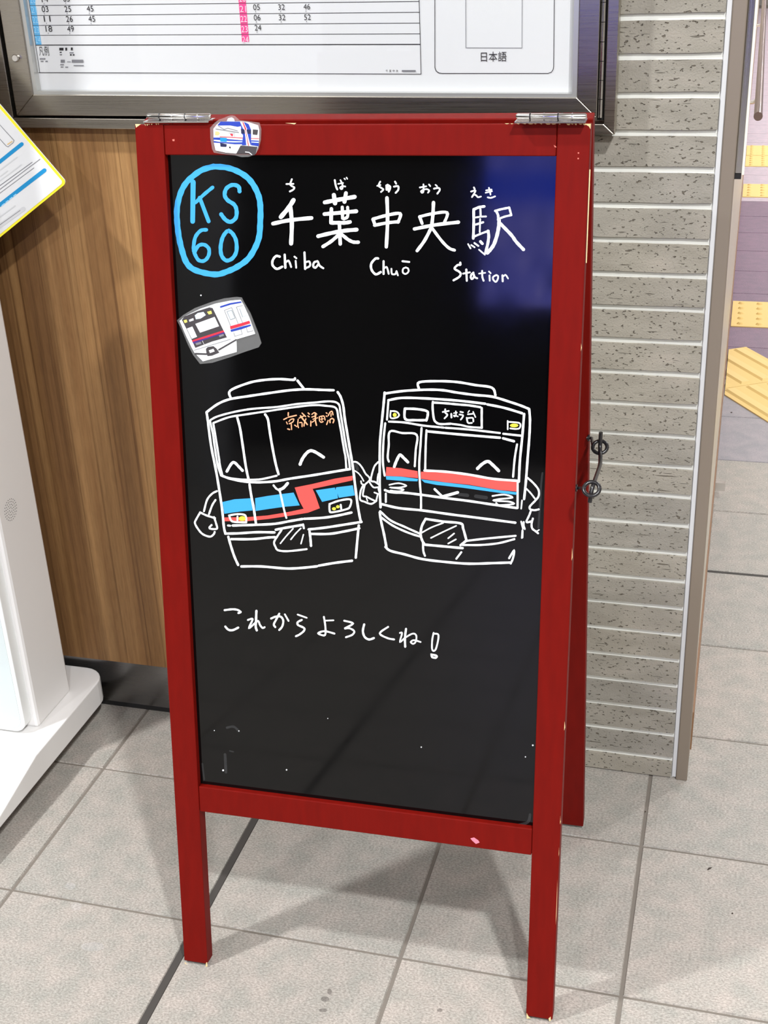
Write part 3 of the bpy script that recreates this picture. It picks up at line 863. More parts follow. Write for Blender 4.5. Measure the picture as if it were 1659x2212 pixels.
strokes(d, cM, [([(270, 255), (268, 328)], 32), ([(155, 428), (235, 388)], 32), ([(268, 370), (475, 322)], 32), ([(287, 480), (330, 430), (408, 416), (385, 490), (295, 538)], 28), ([(222, 492), (245, 545)], 24), ([(345, 540), (355, 685)], 26), ([(255, 670), (305, 685)], 32),
    ([(522, 425), (512, 560), (530, 636)], 28), ([(548, 393), (680, 332)], 28), ([(582, 335), (660, 440), (755, 556)], 36), ([(622, 265), (712, 353)], 30), ([(558, 510), (618, 512), (622, 610)], 28), ([(720, 412), (680, 520), (672, 598)], 28), ([(432, 572), (488, 610)], 26),
    ([(778, 262), (808, 290)], 30), ([(772, 337), (802, 358)], 28), ([(848, 472), (845, 596)], 30), ([(872, 298), (940, 252), (998, 293)], 26), ([(872, 368), (978, 330)], 26), ([(902, 420), (1018, 386)], 26), ([(960, 265), (965, 450), (990, 576)], 34), ([(882, 498), (960, 440)], 26),
    ([(1062, 372), (1072, 460), (1110, 500), (1162, 482)], 28), ([(1062, 360), (1178, 340), (1210, 438)], 28), ([(1130, 362), (1130, 458)], 22), ([(1097, 420), (1168, 410)], 22),
    ([(1240, 257), (1263, 273)], 26), ([(1240, 337), (1263, 353)], 26), ([(1290, 452), (1252, 556)], 30), ([(1292, 328), (1340, 242), (1390, 222), (1414, 308)], 30), ([(1365, 282), (1362, 348)], 26), ([(1340, 508), (1337, 440), (1390, 402), (1438, 440), (1416, 512)], 32)], OR)
d.done('train_drawing', INK, panel)['label'] = 'drawn smiling train with stepped red and blue stripe'
# hands joined between the trains
d = sheet()
strokes(d, (750, 980, 16.59), [([(225, 292), (330, 300), (450, 390), (560, 540), (660, 720), (790, 850), (800, 950), (700, 1050), (640, 1110), (600, 1250), (565, 1500), (700, 1545), (850, 1625), (1015, 1700)], 58), ([(275, 612), (400, 700), (500, 820), (588, 978)], 44),
    ([(1118, 295), (990, 430), (910, 640), (850, 900), (870, 985), (1000, 1012), (1138, 1110)], 60), ([(802, 1025), (870, 1130), (960, 1212), (1108, 1200)], 54), ([(494, 985), (520, 1080), (618, 1120)], 50), ([(562, 1152), (480, 1350), (462, 1640), (620, 1722), (860, 1800), (1048, 1690)], 62),
    ([(1112, 1235), (1152, 1398)], 48), ([(975, 1392), (1178, 1470)], 54), ([(1088, 1482), (1042, 1678)], 56), ([(690, 1600), (730, 1698)], 40), ([(1115, 720), (1085, 880), (1080, 1040)], 46)])
d.done('joined_hands_drawing', INK, panel)
# train drawing with the straight stripe
d = sheet()
cD = (760, 800, 3.95)
tD = crop(*cD)
d.poly([(295, 825), (420, 835), (560, 860), (565, 920), (420, 905), (290, 900)], RE, tD)
d.poly([(590, 865), (750, 870), (950, 890), (1200, 925), (1415, 945), (1420, 1035), (1250, 1020), (1000, 975), (800, 955), (590, 925)], RE, tD)
d.poly([(290, 902), (420, 907), (565, 927), (560, 947), (420, 942), (295, 932)], BL, tD)
d.poly([(590, 930), (800, 957), (1000, 980), (1250, 1022), (1410, 1040), (1400, 1062), (1200, 1037), (950, 1002), (720, 977), (620, 957)], BL, tD)
strokes(d, cD, [(p, 20) for p in (
    [(572, 155), (575, 102), (740, 92), (900, 100), (1050, 125), (1195, 148), (1225, 212)],
    [(280, 198), (450, 175), (650, 165), (780, 170), (900, 190), (1050, 210), (1200, 225), (1350, 270), (1440, 300), (1513, 330)],
    [(280, 190), (270, 300), (255, 450), (240, 620), (238, 800), (238, 1000), (245, 1168)], [(1513, 330), (1520, 420), (1515, 560), (1500, 750), (1485, 950), (1470, 1098)],
    [(312, 255), (430, 235), (640, 240), (900, 258), (1138, 285)], [(1157, 291), (1300, 320), (1453, 366)], [(1470, 372), (1455, 560), (1435, 760), (1425, 950)],
    [(452, 327), (550, 330), (638, 347), (648, 380), (636, 428)], [(636, 425), (540, 425), (456, 415), (452, 327)],
    [(640, 520), (900, 545), (1263, 575)], [(1290, 580), (1383, 605)], [(620, 855), (800, 865), (1000, 890), (1200, 925), (1408, 942)],
    [(283, 1022), (340, 1040), (450, 1045), (580, 1060), (800, 1090), (1000, 1115), (1200, 1145), (1408, 1175)], [(257, 1142), (400, 1175), (600, 1195), (850, 1230), (1050, 1255), (1395, 1300)],
    [(238, 1212), (250, 1290), (275, 1400), (295, 1508)], [(287, 1507), (330, 1540), (450, 1570), (600, 1610), (800, 1635), (1000, 1650), (1200, 1645), (1348, 1640)],
    [(630, 1267), (597, 1330), (587, 1400), (600, 1450), (620, 1485)], [(632, 1268), (780, 1290), (928, 1306), (950, 1350), (978, 1450)], [(620, 1487), (760, 1500), (945, 1517)], [(978, 1452), (928, 1492)])] +
   [(p, 17) for p in ([(312, 255), (300, 420)], [(285, 452), (270, 600), (265, 780), (280, 898)], [(317, 437), (450, 445), (600, 470), (748, 485)], [(760, 486), (785, 489)], [(800, 490), (1000, 505), (1263, 535)], [(1292, 541), (1447, 558)],
    [(316, 778), (306, 740), (315, 640), (325, 522), (430, 535), (553, 550), (545, 680), (537, 818)], [(595, 492), (585, 650), (575, 800), (580, 950), (590, 1080), (590, 1188)], [(637, 512), (630, 650), (626, 848)], [(1410, 632), (1390, 750), (1376, 908)],
    [(290, 1052), (290, 1123)], [(1415, 950), (1414, 1175)], [(242, 1202), (330, 1280), (450, 1335), (583, 1395)], [(247, 1252), (350, 1325), (480, 1385), (588, 1420)],
    [(977, 1455), (1150, 1435), (1397, 1412)], [(947, 1490), (1100, 1490), (1250, 1475), (1387, 1440)], [(607, 1472), (610, 1540), (624, 1582)], [(934, 1552), (892, 1607)], [(1342, 1603), (1384, 1537), (1376, 1600), (1356, 1648)])] +
   [(p, 13) for p in ([(332, 347), (332, 405), (383, 403), (403, 380), (380, 352), (332, 347)], [(1330, 432), (1330, 503)], [(1342, 440), (1430, 450), (1433, 490), (1400, 500), (1352, 495)], [(1445, 1290), (1460, 1352)], [(1455, 1365), (1450, 1430)], [(1452, 1110), (1445, 1180)])] +
   [(p, 12) for p in ([(320, 977), (400, 963), (465, 985), (400, 1000), (325, 1000), (440, 1015), (400, 1032), (330, 1025)], [(597, 1385), (680, 1340), (780, 1302)], [(675, 1430), (780, 1378), (890, 1327)], [(822, 1433), (873, 1392)], [(822, 1478), (888, 1442)])] +
   [([(1200, 1072), (1300, 1060), (1370, 1085), (1250, 1100), (1212, 1112), (1340, 1120), (1380, 1140), (1260, 1150), (1232, 1132)], 14),
    ([(362, 822), (382, 770), (410, 722), (440, 745), (478, 783)], 24), ([(1072, 838), (1112, 800), (1160, 777), (1200, 805), (1253, 857)], 26), ([(707, 1014), (768, 1073)], 20), ([(775, 1078), (903, 1042)], 24)])
d.blob((366, 380), (17, 17), YE, tD, 3.95)
d.blob((1385, 470), (36, 16), YE, tD, 3.95)
strokes(d, (920, 860, 11.85), [([(178, 95), (172, 250), (202, 520), (262, 620), (380, 665), (638, 655)], 54), ([(672, 660), (900, 690), (1100, 735), (1425, 760)], 48), ([(178, 112), (500, 132), (800, 160), (1100, 185), (1395, 232)], 54), ([(1430, 255), (1428, 520), (1430, 760)], 56),
    ([(430, 355), (585, 327)], 38), ([(495, 285), (495, 370), (550, 430), (477, 518)], 40), ([(650, 405), (655, 496)], 43), ([(715, 385), (795, 370)], 28), ([(765, 338), (770, 440), (732, 470), (722, 442), (820, 470)], 33), ([(882, 350), (948, 365)], 38), ([(862, 420), (950, 440), (930, 500), (892, 550)], 38),
    ([(1110, 322), (1078, 368)], 28), ([(1075, 415), (1213, 400)], 34), ([(1210, 352), (1268, 486)], 34), ([(1045, 505), (1060, 590), (1090, 638), (1176, 635)], 40), ([(1082, 510), (1198, 510), (1215, 598)], 38)])
strokes(d, (1120, 1020, 13.83), [([(275, 172), (450, 330), (595, 520), (605, 700), (520, 830), (342, 1020), (355, 1108), (480, 1135), (605, 1110)], 58), ([(232, 492), (350, 610), (498, 798)], 48), ([(372, 1145), (320, 1290), (242, 1460), (275, 1498), (398, 1462)], 58), ([(430, 1385), (392, 1530), (410, 1680), (520, 1770), (585, 1825)], 58), ([(540, 1770), (615, 1722)], 38),
    ([(155, 1490), (155, 1600), (188, 1695)], 56), ([(130, 1745), (125, 1955)], 38)])
d.done('train_drawing', INK, panel)['label'] = 'drawn smiling train with straight red stripe over blue'
# specks of dried ink
d = sheet()
for (u, v, r) in ((434, 638, 1.6), (619, 1663, 1.6), (910, 1614, 1.4), (482, 1664, 2.0), (1151, 1610, 1.8), (1135, 1635, 1.3), (516, 1579, 1.2), (463, 1578, 1.0), (708, 1552, .9)): d.blob((u, v), r, WH)
d.done('ink_specks', INK, panel)['kind'] = 'stuff'

# dried wipe marks, thin and see-through
d = sheet()
M_smear = film('ink_wipe_haze', (0.8, 0.82, 0.85, 1), 0.028, 0.6)
for pts, wd in (([(1172, 1022), (1169, 1045), (1167, 1080), (1163, 1140)], 4.5), ([(486, 1630), (487, 1648), (488, 1668)], 6), ([(490, 1572), (505, 1570), (516, 1580)], 5), ([(496, 1622), (504, 1624)], 3),
                ([(437, 1650), (441, 1684)], 4), ([(1145, 1760), (1140, 1776), (1118, 1783)], 6), ([(768, 1000), (772, 1014)], 7), ([(1028, 1072), (1050, 1075)], 8), ([(992, 1068), (1010, 1070)], 7)):
    d.line(pts, wd, 0)
d.done('wipe_marks', [M_smear], panel)['kind'] = 'stuff'

# ================================================================== TRAIN MAGNETS
def magnet(name, label, cr, d0, film_pts, layers, lines):
    tf = crop(*cr)
    q = [on_b(*tf(p), d0 + 0.0012) for p in film_pts]
    c = sum(q, Vector()) / len(q)
    root = thing(name, c, label, 'magnet', 'train magnets on the board')
    b = bmesh.new()
    f = b.faces.new([b.verts.new(on_b(*tf(p), d0 + 0.0012)) for p in film_pts])
    r = bmesh.ops.extrude_face_region(b, geom=[f])
    for v in r['geom']:
        if isinstance(v, bmesh.types.BMVert): v.co -= AD * 0.0010
    obj('laminate_film', b, M_film, root)
    b = bmesh.new()
    f = b.faces.new([b.verts.new(on_b(*tf(p), d0 + 0.00145)) for p in layers[0][0]])
    r = bmesh.ops.extrude_face_region(b, geom=[f])
    for v in r['geom']:
        if isinstance(v, bmesh.types.BMVert): v.co -= AD * 0.0010
    obj('picture_card', b, layers[0][1], root)
    mats = []
    d = Draw(lambda u, v, h: on_b(u, v, d0 + h), 0.0016, 0.00002)
    for pts, m in layers[1:]:
        if m not in mats: mats.append(m)
        d.poly(pts, mats.index(m), tf)
    for pts, wz, m in lines:
        if m not in mats: mats.append(m)
        d.line(pts, wz, mats.index(m), tf, cr[2], False)
    d.done('printed_train', mats, root)
magnet('train_magnet', 'laminated white train cut-out with blue roof stuck on the red top rail', (430, 240, 10.37), 0.0,
    [(245, 370), (350, 260), (440, 190), (560, 150), (660, 105), (730, 95), (800, 110), (900, 200), (1100, 225), (1350, 260), (1390, 400), (1380, 650), (1330, 850), (1250, 980), (1100, 1025), (950, 1030), (800, 990), (500, 960), (330, 930), (290, 850), (250, 600)],
    [([(320, 400), (400, 300), (480, 235), (920, 230), (1110, 250), (1320, 320), (1345, 420), (1340, 650), (1320, 800), (1270, 950), (1180, 985), (1090, 945), (810, 948), (600, 930), (370, 880), (330, 700)], P_wh2),
     ([(620, 225), (650, 160), (730, 140), (780, 170), (800, 230)], P_ice), ([(410, 315), (480, 235), (920, 235), (930, 340), (860, 352), (700, 322), (430, 322)], P_navy),
     ([(365, 400), (425, 325), (620, 335), (900, 372), (890, 480), (600, 440)], P_lgrey), ([(360, 455), (440, 458), (470, 500), (430, 545), (355, 540)], P_tan),
     ([(320, 592), (460, 592), (640, 625), (985, 655), (990, 740), (800, 742), (600, 722), (330, 705)], P_navy), ([(330, 640), (470, 650), (650, 668), (990, 678), (990, 696), (800, 702), (470, 690), (330, 668)], P_ice),
     ([(460, 568), (700, 575), (980, 596), (980, 612), (700, 592), (460, 585)], P_rred), ([(470, 592), (622, 600), (620, 690), (475, 682)], P_cblue), ([(470, 712), (622, 742), (610, 802), (480, 796)], P_dnavy), ([(668, 800), (702, 790), (712, 832), (680, 832)], P_black),
     ([(910, 240), (1030, 250), (1110, 290), (1165, 420), (1165, 560), (1160, 760), (960, 765), (985, 540), (940, 480), (940, 360)], P_navy), ([(935, 400), (1165, 420), (1165, 510), (945, 505)], P_dnavy),
     ([(918, 240), (1000, 245), (1076, 400), (1062, 425), (1152, 772), (1060, 772), (1020, 420), (985, 390)], P_wh2), ([(968, 243), (990, 244), (1062, 402), (1046, 425), (1118, 772), (1096, 772), (1068, 600), (1026, 410)], P_rred),
     ([(1205, 408), (1322, 420), (1305, 532), (1200, 522)], P_char), ([(1165, 605), (1340, 606), (1340, 620), (1165, 618)], P_rred), ([(1165, 652), (1336, 662), (1334, 786), (1165, 762)], P_navy), ([(1172, 682), (1336, 690), (1336, 712), (1172, 702)], P_ice),
     ([(930, 770), (1310, 800), (1270, 950), (1180, 985), (1090, 945), (835, 948)], P_char), ([(690, 510), (720, 505), (765, 515), (755, 560), (720, 555)], P_rred)],
    [([(430, 330), (560, 410), (640, 380), (860, 440)], 12, P_grey), ([(370, 398), (890, 478)], 14, P_grey), ([(660, 490), (790, 492), (790, 570)], 10, P_grey), ([(1040, 915), (1120, 925), (1180, 975)], 22, P_lgrey)])
magnet('train_magnet', 'laminated white train cut-out with dark face stuck on the black panel', (370, 630, 7.9), -0.009,
    [(95, 490), (200, 400), (400, 280), (700, 170), (900, 115), (1110, 90), (1200, 100), (1240, 180), (1350, 370), (1480, 700), (1535, 880), (1490, 950), (1250, 1030), (1000, 1120), (700, 1215), (490, 1235), (370, 1080), (280, 900), (180, 660)],
    [([(140, 500), (250, 410), (500, 290), (750, 205), (1000, 155), (1180, 140), (1230, 220), (1330, 440), (1430, 720), (1110, 815), (1115, 950), (1115, 1030), (800, 1120), (540, 1190), (400, 1050), (350, 960), (250, 750)], P_wh2),
     ([(180, 480), (230, 420), (450, 330), (650, 268), (705, 280), (750, 370), (850, 580), (950, 780), (700, 850), (410, 960), (300, 720)], P_char),
     ([(410, 550), (740, 430), (815, 590), (490, 700)], P_wh2), ([(265, 630), (360, 595), (440, 770), (350, 805)], P_wh2), ([(400, 405), (450, 365), (550, 345), (590, 400), (500, 460), (420, 472)], P_ice), ([(300, 480), (375, 450), (385, 490), (310, 515)], P_lgrey),
     ([(208, 492), (260, 475), (275, 520), (230, 536)], P_ylite), ([(610, 345), (680, 325), (695, 375), (640, 390)], P_ylite),
     ([(350, 832), (620, 745), (890, 660), (905, 687), (620, 782), (360, 857)], P_rred), ([(360, 858), (620, 783), (905, 688), (920, 715), (640, 800), (380, 892)], P_purple),
     ([(410, 880), (500, 855), (515, 890), (430, 915)], P_grey), ([(810, 745), (890, 720), (900, 750), (825, 780)], P_grey),
     ([(590, 980), (620, 945), (720, 930), (770, 970), (820, 1040), (700, 1090), (620, 1100), (600, 1050)], P_char), ([(640, 1002), (720, 975), (740, 1020), (660, 1048)], P_wh2),
     ([(830, 250), (1000, 195), (1190, 165), (1200, 187), (1010, 222), (835, 277)], P_navy), ([(1000, 590), (1200, 535), (1330, 495), (1350, 540), (1200, 587), (1010, 642)], P_rred), ([(1010, 652), (1200, 597), (1350, 560), (1362, 582), (1200, 640), (1018, 687)], P_navy),
     ([(955, 342), (1028, 318), (1082, 448), (1012, 476)], P_ice), ([(1165, 290), (1225, 275), (1285, 410), (1215, 430)], P_ice)],
    [([(905, 320), (1030, 270), (1140, 545)], 9, P_grey), ([(905, 320), (1010, 580)], 9, P_grey), ([(950, 340), (1030, 315), (1085, 450), (1010, 480), (950, 340)], 8, P_grey), ([(1110, 262), (1220, 235)], 9, P_grey), ([(1110, 262), (1215, 530)], 9, P_grey), ([(1165, 290), (1215, 432)], 8, P_grey),
     ([(1065, 700), (1082, 760), (1210, 725), (1190, 650)], 9, P_grey), ([(1282, 620), (1300, 690), (1400, 665)], 9, P_grey), ([(410, 1058), (600, 1065)], 26, P_char), ([(810, 992), (1105, 822)], 24, P_char), ([(390, 1000), (1010, 812)], 10, P_grey), ([(530, 840), (575, 930)], 8, P_lgrey)])

# ================================================================== TIMETABLE CASE
DY = 0.444
case = thing('timetable_case', (0.4, WY - 0.03, 1.03), 'wall-mounted stainless steel display case with glazed hinged door above the sign', 'display case')
oL, oR = on_y(7, 276, DY), on_y(1328, 291, DY)
iL, iR = on_y(29, 254, DY), on_y(1304, 268, DY)
dL, dR = on_y(36, 250, DY - .002), on_y(1289, 254, DY - .002)
wL, wR = on_y(71, 204.5, DY - .002), on_y(1246, 211, DY - .002)
ZT = 1.86
def ring(bm, a, b, top, a2, b2, top2, y0, y1):
    """frame between an outer and an inner rectangle given by lower corners and top height"""
    out = [(a.x, a.z), (b.x, b.z), (b.x, top), (a.x, top)]
    inn = [(a2.x, a2.z), (b2.x, b2.z), (b2.x, top2), (a2.x, top2)]
    for k in range(4):
        l = (k + 1) % 4
        hexa(bm, [(out[k][0], y0, out[k][1]), (out[l][0], y0, out[l][1]), (inn[l][0], y0, inn[l][1]), (inn[k][0], y0, inn[k][1]),
                  (out[k][0], y1, out[k][1]), (out[l][0], y1, out[l][1]), (inn[l][0], y1, inn[l][1]), (inn[k][0], y1, inn[k][1])])
bm = bmesh.new(); ring(bm, oL, oR, ZT, iL, iR, ZT - .014, DY, 0.4655); obj('outer_frame', bm, M_steel, case, bevel=0.0012)
bm = bmesh.new(); ring(bm, dL, dR, ZT - .017, wL, wR, ZT - .045, DY - .002, DY + .016); door = obj('door_frame', bm, M_steel, case, bevel=0.001)
off = lambda p, dx, dz: Vector((p.x + dx, p.y, p.z + dz))
bm = bmesh.new(); ring(bm, off(wL, -.0005, -.0005), off(wR, .0005, -.0005), ZT - .0445, off(wL, .006, .0045), off(wR, -.0065, .0045), ZT - .051, DY + .0005, DY + .012); obj('inner_bezel', bm, plain('bezel_pale_steel', srgb(196, 196, 192), .3, .6), door)
bm = bmesh.new(); hexa(bm, [(wL.x, DY + .001, wL.z), (wR.x, DY + .001, wR.z), (wR.x, DY + .001, ZT - .045), (wL.x, DY + .001, ZT - .045), (wL.x, DY + .004, wL.z), (wR.x, DY + .004, wR.z), (wR.x, DY + .004, ZT - .045), (wL.x, DY + .004, ZT - .045)])
obj('glass_pane', bm, M_pane, door)
bm = bmesh.new(); box(bm, oL.x + .01, oR.x - .01, DY + .0165, 0.4650, 1.045, ZT - .005); obj('back_board', bm, M_gap, case)
bm = bmesh.new(); box(bm, 0.425, oR.x - .003, 0.4656, WY - .0006, 1.038, ZT - .002); obj('mounting_plate', bm, M_steel, case)
# piano hinge on the right of the door
hx = (on_y(1297, 254, DY).x, on_y(1292, 20, DY).x)
z = 1.046
k = 0
hr = None
xh = hx[0] - 0.0006
while z < ZT - .03:
    b = bmesh.new()
    tube(b, [(xh, DY + .001, z), (xh, DY + .001, z + .0222)], .0031, 10)
    hh = obj('hinge_knuckle', b, M_chrome, door)
    z += .0230
    k += 1
bm = bmesh.new(); box(bm, dR.x - .0005, iR.x + .0005, DY + .006, DY + .009, 1.042, ZT - .015); obj('hinge_recess', bm, M_gap, door)
bm = bmesh.new()
c = on_y(36, 125, DY - .002)
tube(bm, [(c.x, DY - .0015, c.z), (c.x, DY - .006, c.z), (c.x, DY - .0075, c.z)], [.0055, .0055, .0042], 14)
lk = obj('lock_cylinder', bm, M_chrome, door)
lk['label'] = 'small round chrome lock'

# ---- timetable sheet inside the case
PY = DY + 0.013
po = thing('timetable_poster', (0.4, PY, 1.07), 'white printed timetable sheet with blue and pink hour columns behind the glass', 'poster')
pl, pr = on_y(78, 197, PY), on_y(1236, 204, PY)
bm = bmesh.new(); box(bm, pl.x - .012, pr.x + .001, PY, PY + .0008, min(pl.z, pr.z), ZT - .03); obj('paper_sheet', bm, P_white, po)
FT = lambda u, v, h: on_y(u, v, PY - h)
d = Draw(FT, 0.0003, 0.00001)
pm = [P_black, P_blue, P_pink, P_lgrey, P_grey, plain('faint_row_shade', srgb(222, 222, 222), .6)]
tA, tB = on_y(77.6, 97.4, PY), on_y(908.3, 95.8, PY)          # lowest row rule, then rows upward at an even pitch
pitch = (on_y(81, 33.2, PY).z - tA.z) / 3
ZTOP = ZT - 0.12
colB = (on_y(78, 97, PY).x, on_y(90, 97, PY).x)
colP = (on_y(523.5, 96.5, PY).x, on_y(539, 96.5, PY).x)
def wquad(x0, x1, z0, z1, mi, zs=0.0):
    f = d.bm.faces.new([d.bm.verts.new((x, PY - d.h, z)) for x, z in ((x0, z0), (x1, z0 + zs), (x1, z1 + zs), (x0, z1))])
    f.material_index = mi
    d.h += d.dh
wquad(colB[0], colB[1], tA.z, ZTOP, 1)
wquad(colP[0], colP[1], tA.z, ZTOP, 2)
k = 0
while tA.z + k * pitch < ZTOP:
    hw = 0.0006 if k == 0 else 0.00034
    wquad(tA.x, tB.x, tA.z + k * pitch - hw, tA.z + k * pitch + hw, 0, tB.z - tA.z)
    k += 1
wquad(tA.x - .0004, tA.x + .0004, on_y(84, 157, PY).z, ZTOP, 0)
wquad(tB.x - .0004, tB.x + .0004, on_y(909.5, 160, PY).z, ZTOP, 0)
d.line([(84, 157), (500, 158.2), (909.5, 160)], 1.3, 0, smooth=False)
rr = [(939, -220)] + [(939.5, 146), (942, 153), (948, 157.5), (955, 158.4), (1184, 158.4), (1191, 156), (1195, 150), (1196, 144), (1200, -220)]
d.line(rr, 1.4, 0, smooth=False)
d.line([(1006, -60), (1006.5, 103), (1127.5, 103.4), (1128.5, -60)], 1.2, 4, smooth=False)
for (u, v, wd, hh) in ((86, 127, 12, 3), (88, 132.5, 6, 2.5), (98, 132.5, 5, 2.5), (128, 106, 9, 5.5), (141, 106, 4, 6), (153, 105.5, 4, 6), (129, 113, 4, 2), (129, 118, 5, 2), (150, 114, 9, 2), (151, 118.5, 4, 2.5), (157, 118.5, 4, 2.5),
                       (131, 132, 9, 6), (145, 133.5, 8, 1.2), (155, 132, 25, 6), (130, 139.5, 8, 2), (159, 141.5, 22, 2), (131, 144.5, 6, 2), (141, 145, 6, 2), (868, 153, 30, 3.4)):
    d.poly([(u, v - hh / 2), (u + wd, v - hh / 2), (u + wd, v + hh / 2), (u, v + hh / 2)], 0 if (v < 108 or wd < 5) else 4)
d.done('printed_rules', pm, po)
bm = bmesh.new()
ty = PY - 0.0009
for s, u, v in (('14', 90.5, 4.5), ('05', 137, 3.5), ('03', 91, 26), ('25', 140, 25.6), ('45', 188, 25), ('11', 95.5, 47), ('26', 143.4, 47.2), ('45', 191.7, 47), ('18', 99.3, 68.5), ('49', 146, 68.6),
                ('05', 547.4, 21.5), ('32', 601.3, 21.3), ('46', 656, 20.4), ('06', 548.7, 43.9), ('32', 602.6, 43.6), ('52', 657.4, 43), ('24', 550.5, 65.8)):
    add_text(bm, s, u, v, 10.8, ty, 0, 14.2)
    p, q = on_y(u + 4, v + 2, ty), on_y(u + 5.6, v + 5, ty)
    bm.faces.new([bm.verts.new(x) for x in ((p.x, ty, p.z), (q.x, ty, p.z), (q.x, ty, q.z), (p.x, ty, q.z))]).material_index = 1
add_text(bm, '日本語', 1039, 131.2, 17, ty, 0, 55, 0.80)
add_text(bm, '凡例', 85, 118.5, 15, ty, 0, 21.5, 0.80)
for k, chx in enumerate('千葉中央'): add_text(bm, chx, 833.5 + 7.4 * k, 155.2, 4.2, ty, 0, 4.4, 0.80)
obj('printed_times', bm, [P_black, P_grey], po)['kind'] = 'stuff'
bm = bmesh.new()
for s, u, v in (('21', 518.6, 26.2), ('22', 520.3, 48), ('23', 522, 70), ('24', 523.8, 92.3), ('20', 517.2, 4.0)): add_text(bm, s, u, v, 12, ty, 0, 13.4)
for s, u, v in (('21', 68.5, 28.4), ('22', 71.5, 50), ('23', 74, 71.8), ('24', 77, 93.2), ('20', 66, 7)): add_text(bm, s, u, v, 11.5, ty, 1, 11.6)
obj('hour_numerals', bm, [P_lpink, P_pale], po)['kind'] = 'stuff'

# ================================================================== KIOSK
KB0, KB1 = 0.040, 0.086
xb = sum(on_z(u, v, KB0).x for u, v in ((150, 1600), (60, 1720), (0, 1791))) / 3
xk = on_z(152, 1495, KB1).x - 0.001
yk1 = on_x(140, 1415, xk).y
yk0 = on_x(85, 1580, xk).y
KX = xk - 0.40
KT = 1.62
kiosk = thing('information_kiosk', ((xk + KX) / 2, (yk0 + yk1) / 2, 0), 'white freestanding kiosk with glass front panel and thick rounded base beside the wood wall', 'kiosk')
# base: rounded rear corners, sloping front
b = bmesh.new()
bx0, bx1, by1 = KX - 0.03, xb, 0.4635
R = 0.042
top = [(bx1, 0.205), (bx1, by1 - R)]
for a in range(1, 7): top.append((bx1 - R + R * math.cos(a * math.pi / 12), by1 - R + R * math.sin(a * math.pi / 12)))
left = [(2 * ((bx0 + bx1) / 2) - x, y) for x, y in reversed(top)]
outl = top + left
bot = [b.verts.new((x, y, KB0)) for x, y in outl]
tp = [b.verts.new((x, y, KB1)) for x, y in outl]
fr = [b.verts.new((bx1, 0.02, KB0)), b.verts.new((bx0, 0.02, KB0)), b.verts.new((bx1, 0.02, KB0 + .004)), b.verts.new((bx0, 0.02, KB0 + .004))]
n = len(outl)
for k in range(n - 1): b.faces.new((bot[k], bot[k + 1], tp[k + 1], tp[k]))
b.faces.new(tp)
b.faces.new([fr[1], fr[0]] + bot)
b.faces.new((fr[2], tp[0], tp[-1], fr[3]))
b.faces.new((fr[0], fr[2], fr[3], fr[1]))
b.faces.new((fr[0], bot[0], tp[0], fr[2]))
b.faces.new((fr[1], fr[3], tp[-1], bot[-1]))
obj('base', b, M_kwhite, kiosk, bevel=0.004)
for cx, cy in ((bx1 - .07, .12), (bx1 - .07, .41), (bx0 + .07, .12), (bx0 + .07, .41)):
    b = bmesh.new()
    tube(b, [(cx, cy, 0.0), (cx, cy, .012), (cx, cy, KB0 + .002)], [.022, .022, .008], 12)
    obj('levelling_foot', b, M_pad, kiosk)
b = bmesh.new(); box(b, KX, xk, yk0, yk1, KB1 - .001, KT); body = obj('body', b, M_kwhite, kiosk, bevel=0.006)
# front screen housing: rounded lower corners, stands a little off the base
fy1, fy0 = yk0 + .001, yk0 - 0.022
def rrect(x0, x1, z0, z1, r):
    out = []
    for cx, cz, a0 in ((x1 - r, z0 + r, -90), (x1 - r, z1 - r, 0), (x0 + r, z1 - r, 90), (x0 + r, z0 + r, 180)):
        for a in range(0, 91, 15): out.append((cx + r * math.cos(math.radians(a0 + a)), cz + r * math.sin(math.radians(a0 + a))))
    return out
def slab(pts, y0, y1):
    b = bmesh.new()
    A = [b.verts.new((x, y0, z)) for x, z in pts]
    B = [b.verts.new((x, y1, z)) for x, z in pts]
    b.faces.new(A); b.faces.new(B[::-1])
    for k in range(len(A)): b.faces.new((A[k], A[(k + 1) % len(A)], B[(k + 1) % len(A)], B[k]))
    return b
sx = on_y(59, 1590, fy0).x
sz = on_y(30, 1632, fy0).z
scr = obj('screen_housing', slab(rrect(KX + (xk - sx), sx, max(sz, KB1 + .004), KT - .01, .022), fy0, fy1), M_kbord, kiosk, bevel=0.0015)
obj('screen_glass', slab(rrect(KX + (xk - sx) + .007, sx - .007, max(sz, KB1 + .004) + .007, KT - .017, .017), fy0 - .0008, fy0 + .001), M_kglass, scr)
b = bmesh.new()
cc = on_x(22.8, 1101, xk)
for rad, cnt in ((.004, 6), (.0085, 12), (.013, 18), (.017, 22)):
    for k in range(cnt):
        a = k * 2 * math.pi / cnt
        py_, pz_ = cc.y + rad * math.cos(a), cc.z + rad * math.sin(a)
        b.faces.new([b.verts.new((xk + .0003, py_ + .0009 * math.cos(q * math.pi / 3), pz_ + .0009 * math.sin(q * math.pi / 3))) for q in range(6)])
obj('speaker_grille', b, M_gap, body)['kind'] = 'stuff'

